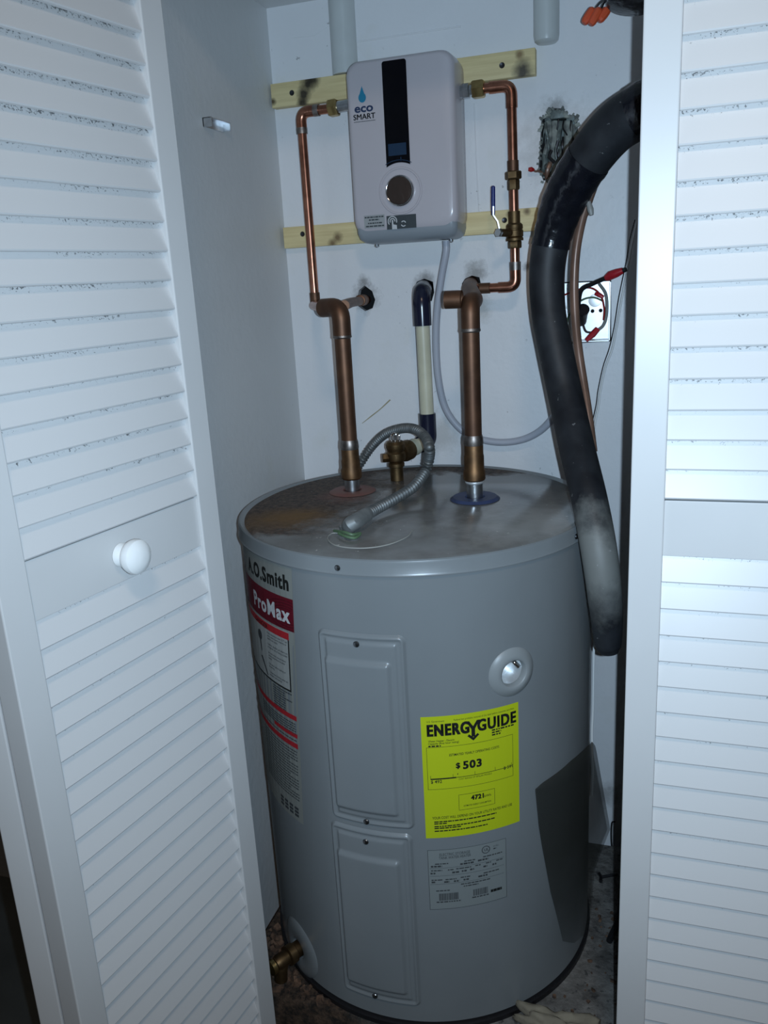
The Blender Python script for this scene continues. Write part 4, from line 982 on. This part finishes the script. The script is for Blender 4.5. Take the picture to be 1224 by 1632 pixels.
MB().tube([(-0.1635, 1.5800, 1.1449), (-0.1554, 1.5650, 1.1734), (-0.1359, 1.5550, 1.1949), (-0.1143, 1.5550, 1.2005), (-0.0961, 1.5600, 1.1930)], .0016, 8, 6).build('bare_wire', M_greenwire, eb)
MB().tube([(-0.1045, 1.5650, 1.2234), (-0.0917, 1.5550, 1.2037), (-0.0898, 1.5500, 1.1716), (-0.0948, 1.5500, 1.1523), (-0.1052, 1.5450, 1.1431)], .0026, 8, 6).build('grey_wire', M_greywire, eb)
MB().tube([(-0.1350, 1.5600, 1.1729), (-0.1307, 1.5500, 1.1568), (-0.1247, 1.5450, 1.1427), (-0.1127, 1.5450, 1.1401)], .0019, 8, 6).build('black_wire', M_blackwire, eb)
MB().tube([(-0.1040, 1.5430, 1.1465), (-0.1123, 1.5400, 1.1372), (-0.1239, 1.5370, 1.1268)], [.0050, .0058, .0036], 10).build('wire_nut', M_rednut, eb)
MB().tube([(-0.1097, 1.5500, 1.2069), (-0.1031, 1.5480, 1.2045), (-0.0955, 1.5480, 1.1998)], [.003, .0042, .003], 10).build('wire_nut', M_rednut, eb)
bc = thing('black_cable', (-0.1346, 1.5500, 1.2166), 'black cable with a red wire nut sticking out over the junction box', 'cable')
MB().tube([(-0.1402, 1.5700, 1.1592), (-0.1387, 1.5500, 1.1898), (-0.1322, 1.5350, 1.2148), (-0.1124, 1.5250, 1.2246), (-0.0855, 1.5100, 1.2349)], .0040, 12, 8).build('cable_jacket', M_blackwire, bc)
MB().tube([(-0.0887, 1.5120, 1.2329), (-0.0823, 1.5070, 1.2368), (-0.0719, 1.5030, 1.2403), (-0.0617, 1.5000, 1.2439)], [.0060, .0078, .0072, .0050], 14).build('wire_nut', M_rednut, bc)
MB().tube([(-0.0627, 1.5000, 1.2429), (-0.0566, 1.4980, 1.2456)], .0040, 10).build('cable_tip', M_blackwire, bc)

# old torn cable hole with stubs
ob_ = thing('torn_cable_box', (-0.1823, 1.6000, 1.4582), 'torn hole in the wall stuffed with old cut cables, left of the hose', 'junction box')
b = MB().box((-0.2033, 1.5600, 1.5002)[0], (-0.1444, 1.5600, 1.4941)[0], 1.596, 1.600, (-0.2035, 1.5600, 1.4059)[2], (-0.1863, 1.5600, 1.5141)[2]); b.build('back_plate', M_tornmetal, ob_, smooth=False)
b = MB().box((-0.1895, 1.5600, 1.5086)[0], (-0.1653, 1.5600, 1.5060)[0], 1.560, 1.59, (-0.1895, 1.5600, 1.4988)[2], (-0.1895, 1.5600, 1.5125)[2]); b.build('clamp_plate', M_tornmetal, ob_, bevel=.001)
for i, (p0, p1, p2, r_, m_) in enumerate((
    ((-0.1945, 1.5750, 1.4975), (-0.1915, 1.5680, 1.4703), (-0.1985, 1.5720, 1.4453), .0060, M_oldsheath), ((-0.1835, 1.5720, 1.4960), (-0.1838, 1.5660, 1.4643), (-0.1886, 1.5700, 1.4320), .0062, M_oldsheath),
    ((-0.1743, 1.5750, 1.4954), (-0.1778, 1.5690, 1.4591), (-0.1737, 1.5720, 1.4207), .0055, M_tornmetal), ((-0.1602, 1.5720, 1.4936), (-0.1594, 1.5660, 1.4669), (-0.1629, 1.5700, 1.4377), .0072, M_oldsheath),
    ((-0.1502, 1.5780, 1.4875), (-0.1484, 1.5720, 1.4646), (-0.1538, 1.5750, 1.4374), .0050, M_oldsheath), ((-0.2011, 1.5750, 1.4459), (-0.1994, 1.5700, 1.4289), (-0.2054, 1.5740, 1.4114), .0055, M_tornmetal),
    ((-0.1875, 1.5700, 1.4349), (-0.1944, 1.5650, 1.4198), (-0.1961, 1.5700, 1.4051), .0045, M_browntube), ((-0.1773, 1.5750, 1.4396), (-0.1807, 1.5670, 1.4269), (-0.1853, 1.5700, 1.4113), .0055, M_oldsheath))):
    MB().tube([p0, p1, p2], r_, 9, 5).build('cable_stub', m_, ob_)
rt = random.Random(21); b = MB(); b2_ = MB()
hx0, hx1 = (-0.2055, 1.5600, 1.4607)[0], (-0.1430, 1.5600, 1.4547)[0]; hz0, hz1 = (-0.2014, 1.5600, 1.4016)[2], (-0.1863, 1.5600, 1.5161)[2]
for i in range(26):
    x = rt.uniform(hx0 + .004, hx1 - .004); z = rt.uniform(hz0 + .015, hz1 - .022); l_ = rt.uniform(.010, .035); y = rt.uniform(1.556, 1.575)
    (b if i % 2 else b2_).tube([(x, y, z + l_ / 2), (x + rt.uniform(-.004, .004), y - rt.uniform(0, .008), z), (x + rt.uniform(-.007, .007), y, z - l_ / 2)], rt.uniform(.0010, .0030), 7, 4)
tag(b.build('frayed_strands', M_hinge, ob_), kind='stuff'); tag(b2_.build('frayed_strands', M_tornmetal, ob_), kind='stuff')
b = MB()
for h_ in range(60):
    k_ = h_ / 60 * 12; p0 = Vector(HOLES[3][int(k_) % 12]); p1 = Vector(HOLES[3][(int(k_) + 1) % 12]); p = p0.lerp(p1, k_ % 1)
    s_ = rt.uniform(.0015, .0045); M_ = Matrix.Translation((p.x + rt.uniform(-.003, .003), WY - .0005, p.z + rt.uniform(-.003, .003))) @ Matrix.Rotation(rt.uniform(0, 6), 4, Vector((rt.uniform(-1, 1), 1, rt.uniform(-1, 1))))
    b.box(-s_, s_, -s_ * .5, s_ * .5, -s_ * .7, s_ * .7, M_)
tag(b.build('plaster_chips', M_oldsheath, ob_, smooth=False), kind='stuff')
MB().tube([(-0.2002, 1.5680, 1.4124), (-0.2072, 1.5550, 1.4169), (-0.2141, 1.5500, 1.4170), (-0.2170, 1.5480, 1.4202)], .0019, 8, 6).build('wire_end', M_browntube, ob_)
MB().tube([(-0.2161, 1.5490, 1.4192), (-0.2201, 1.5470, 1.4203), (-0.2253, 1.5460, 1.4207)], [.0025, .0044, .0030], 10).build('wire_nut', M_redwire, ob_)

# wire nuts hanging at the top
tn = thing('wire_nut_cluster', (-0.1077, 1.4500, 1.6293), 'three orange wire nuts dangling at the top beside the door', 'wire nuts')
for p0, p1 in (((-0.1113, 1.4500, 1.6281), (-0.1255, 1.4450, 1.6085)), ((-0.1017, 1.4450, 1.6256), (-0.1149, 1.4400, 1.6042)), ((-0.0901, 1.4500, 1.6252), (-0.1033, 1.4450, 1.6089))):
    p0 = Vector(p0); p1 = Vector(p1); L_ = (p1 - p0).length
    MB().lathe([(.0048, 0), (.0068, L_ * .12), (.0072, L_ * .45), (.0066, L_ * .8), (.0048, L_ * .97), (0, L_)], p0, p1 - p0, 10).build('wire_nut', M_orange, tn, angle=20)
for p0, p1, p2 in (((-0.1086, 1.4500, 1.6278), (-0.1013, 1.4500, 1.6352), (-0.0850, 1.4500, 1.6446)), ((-0.0999, 1.4450, 1.6253), (-0.0949, 1.4500, 1.6351), (-0.0823, 1.4500, 1.6442)), ((-0.0901, 1.4500, 1.6252), (-0.0875, 1.4500, 1.6333), (-0.0786, 1.4500, 1.6437))):
    MB().tube([p0, p1, p2], .0016, 8, 5).build('wire', M_blackwire, tn)
tag(MB().lathe([(.010, 0), (.034, .004), (.036, .012), (.036, .05), (.02, .06)], (-0.0570, 1.4200, 1.6140), (0.15, 0.2, 1), 28).build('black_fitting', M_tape), 'black round fitting at the top edge behind the right door', 'fitting')

# painted conduits running down the back wall from the ceiling
pc = MB(); x_ = (-0.5532, 1.5450, 1.6871)[0]; zb_ = 1.6390
pc.tube([(x_, 1.556, ZC), (x_, 1.556, zb_ + .01), (x_, 1.556, zb_ - .03)], .0235, 28)
tag(pc.build('painted_pipe', M_conduitpaint), 'white painted pipe on the wall above the left of the tankless heater', 'pipe', 'white painted pipes at the ceiling')
pc = MB(); x_ = (-0.1939, 1.5300, 1.6450)[0]; zb_ = (-0.1940, 1.5300, 1.6120)[2]
pc.tube([(x_, 1.546, ZC), (x_, 1.546, zb_ + .012), (x_, 1.546, zb_ + .004), (x_, 1.546, zb_ + .001), (x_, 1.546, zb_)], [.021, .021, .0195, .016, .010], 28)
tag(pc.build('painted_pipe', M_conduitpaint), 'white painted pipe with rounded end above the right copper pipe', 'pipe', 'white painted pipes at the ceiling')

# two thin wires down the right side
for dx, m_, lab in ((0, M_blackwire, 'thin black wire running down the wall right of the junction box'), (1, M_whitewire, 'thin white wire beside the black one, hanging down past the tank')):
    if dx == 0: pts = [(-0.0460, 1.5450, 1.3255), (-0.0543, 1.5450, 1.2906), (-0.0585, 1.5400, 1.2579), (-0.0696, 1.5400, 1.1979), (-0.0760, 1.5400, 1.1501), (-0.0839, 1.5400, 1.1123), (-0.0941, 1.5400, 1.0794), (-0.1022, 1.5400, 1.0370), (-0.1047, 1.5350, 1.0116), (-0.1119, 1.5200, 0.9742), (-0.1166, 1.5000, 0.9448), (-0.1187, 1.4500, 0.9215)]
    else: pts = [(-0.0417, 1.5400, 1.3230), (-0.0489, 1.5400, 1.2891), (-0.0541, 1.5350, 1.2566), (-0.0641, 1.5350, 1.1968), (-0.0715, 1.5350, 1.1492), (-0.0782, 1.5350, 1.1115), (-0.0894, 1.5350, 1.0788), (-0.0974, 1.5350, 1.0365), (-0.1000, 1.5300, 1.0112), (-0.1061, 1.5150, 0.9740), (-0.1061, 1.4000, 0.9112), (-0.0809, 1.2470, 0.8084), (-0.0828, 1.2465, 0.7459), (-0.0827, 1.2446, 0.6980), (-0.0826, 1.2434, 0.6369), (-0.0826, 1.2431, 0.5622), (-0.0836, 1.2434, 0.5241), (-0.0826, 1.2429, 0.4818), (-0.0805, 1.2424, 0.4482), (-0.0816, 1.2429, 0.4021)]
    tag(MB().tube(pts, .0009 if dx == 0 else .0017, 8, 6).build('thin_wire', m_), lab, 'wire')

# bracket on the left wall
br = MB(); bp0 = Vector((-0.7000, 1.2792, 1.5071)); bp1 = Vector((-0.7000, 1.3445, 1.5146))
br.box(XL, XL + .016, bp0.y, bp0.y + .0015, bp0.z - .008, bp0.z + .006); br.box(XL, XL + .0015, bp0.y, bp1.y, bp0.z - .007, bp0.z + .006); br.box(XL, XL + .014, bp1.y, bp1.y + .0015, bp0.z - .006, bp0.z + .006)
br.box(XL, XL + .014, bp0.y, bp1.y, bp0.z + .005, bp0.z + .006)
wbk = tag(br.build('wall_bracket', M_steel, smooth=False), 'small metal bracket screwed to the left closet wall', 'bracket')

# dark translucent layer over the lower right of the tank, fainter towards the bottom
T0 = 72.0
def film(s, z, off=.004):
    """s: arc length from the 50 degree line; leaves the shell at T0"""
    smax = R(T0 - 49.8) * RT
    if s <= smax: return cylp(49.8 + math.degrees(s / RT), z, off)
    p = cylp(T0, z, off); return p + Vector((math.cos(R(T0)), math.sin(R(T0)), 0)) * (s - smax)
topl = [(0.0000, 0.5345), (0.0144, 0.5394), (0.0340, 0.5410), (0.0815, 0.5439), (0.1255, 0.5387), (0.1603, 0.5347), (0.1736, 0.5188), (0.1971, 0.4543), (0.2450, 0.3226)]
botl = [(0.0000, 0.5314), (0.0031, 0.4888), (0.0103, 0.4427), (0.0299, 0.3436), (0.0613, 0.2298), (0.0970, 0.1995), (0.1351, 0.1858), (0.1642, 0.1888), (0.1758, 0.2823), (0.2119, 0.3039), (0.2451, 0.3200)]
def interp(L_, s):
    for (a, za), (c, zc) in zip(L_, L_[1:]):
        if a <= s <= c: return za + (zc - za) * (s - a) / (c - a)
    return L_[-1][1]
ns, nz = 40, 12; vs = []; fs = []
smx = topl[-1][0]
for i in range(ns + 1):
    s_ = smx * i / ns; za = interp(topl, s_); zb2 = interp(botl, s_)
    for j in range(nz + 1): vs.append(film(s_, zb2 + (za - zb2) * j / nz))
for i in range(ns):
    for j in range(nz): a = i * (nz + 1) + j; fs.append((a, a + 1, a + nz + 2, a + nz + 1))
fo = MB().add(vs, fs).build('dark_sheet', M_sheet)
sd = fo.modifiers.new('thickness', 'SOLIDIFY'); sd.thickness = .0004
tag(fo, 'dark translucent sheet over the lower right of the tank', 'sheet')

# bits on the closet floor
hk = [(-0.0552, 1.5580, 0.1291), (-0.0613, 1.5530, 0.1286), (-0.0619, 1.5520, 0.0939), (-0.0587, 1.5530, 0.0626), (-0.0525, 1.5580, 0.0569)]
tag(MB().tube(hk, .0016, 8, 4).build('wire_staple', M_blackwire), 'bent wire staple low on the back wall by the right door edge', 'staple')
nl = MB().tube([(-0.0702, 1.3488, 0.1560), (-0.0416, 1.3647, 0.1560)], .0028, 10); nl.tube([(-0.0742, 1.3583, 0.1560), (-0.0702, 1.3488, 0.1560), (-0.0705, 1.3367, 0.1560)], .0030, 8)
tag(nl.build('nail', M_hinge), 'dark nail lying on the floor right of the tank', 'nail')
tag(MB().tube([(-0.0311, 1.2722, 0.1700), (-0.0355, 1.2344, 0.1620), (-0.0426, 1.2117, 0.1570), (-0.0468, 1.1945, 0.1560)], .0052, 10, 5).build('cable_end', M_blackwire), 'black cable end poking out on the floor at the door edge', 'cable')
rn = random.Random(5); b = MB()
for i in range(520):
    if i < 420: a = R(rn.uniform(-62, 20)); rr = RT + rn.uniform(.008, .075); x = CX + rr * math.sin(a); y = CY - rr * math.cos(a); s_ = rn.uniform(.0015, .007)
    else: a = R(rn.uniform(30, 100)); rr = RT + rn.uniform(.01, .14); x = CX + rr * math.sin(a); y = CY - rr * math.cos(a); s_ = rn.uniform(.001, .004)
    if y < .958 or y > 1.44 or x < -.622: continue
    M_ = Matrix.Translation((x, y, ZF + s_ * .35)) @ Matrix.Rotation(rn.uniform(0, 6), 4, Vector((rn.uniform(-1, 1), rn.uniform(-1, 1), 1)))
    vs = [M_ @ Vector((px * s_ * rn.uniform(.5, 1.1), py * s_ * rn.uniform(.5, 1.1), pz * s_ * .6)) for px in (-1, 1) for py in (-1, 1) for pz in (-1, 1)]
    b.add(vs, [(0, 1, 3, 2), (4, 6, 7, 5), (0, 4, 5, 1), (2, 3, 7, 6), (0, 2, 6, 4), (1, 5, 7, 3)])
tag(b.build('floor_debris', M_debris, smooth=False), 'brown rust crumbs scattered around the foot of the tank', 'debris', kind='stuff')
# crumpled rag
bm = bmesh.new(); bmesh.ops.create_icosphere(bm, subdivisions=4, radius=1)
rx = random.Random(9); ph = [rx.uniform(0, 6) for _ in range(12)]
rc = Vector((-0.1142, 1.0012, 0.1550))
for v in bm.verts:
    c = v.co.copy()
    k_ = 1 + .16 * math.sin(5 * c.x + ph[0] + 3 * c.y) + .12 * math.sin(9 * c.y + ph[1]) + .09 * math.sin(13 * c.x + 7 * c.y + ph[2]) + .05 * math.sin(21 * c.y - 11 * c.x + ph[3])
    v.co = Vector((rc.x + c.x * .062 * k_, rc.y + c.y * .026 * k_, ZF + max(0, (c.z * .5 + .5)) * .024 * k_))
me = bpy.data.meshes.new('rag'); bm.to_mesh(me); bm.free(); me.polygons.foreach_set('use_smooth', [True] * len(me.polygons)); me.materials.append(M_cloth)
o = bpy.data.objects.new('rag', me); COL.objects.link(o); tag(o, 'crumpled beige rag on the floor in front of the tank', 'rag')
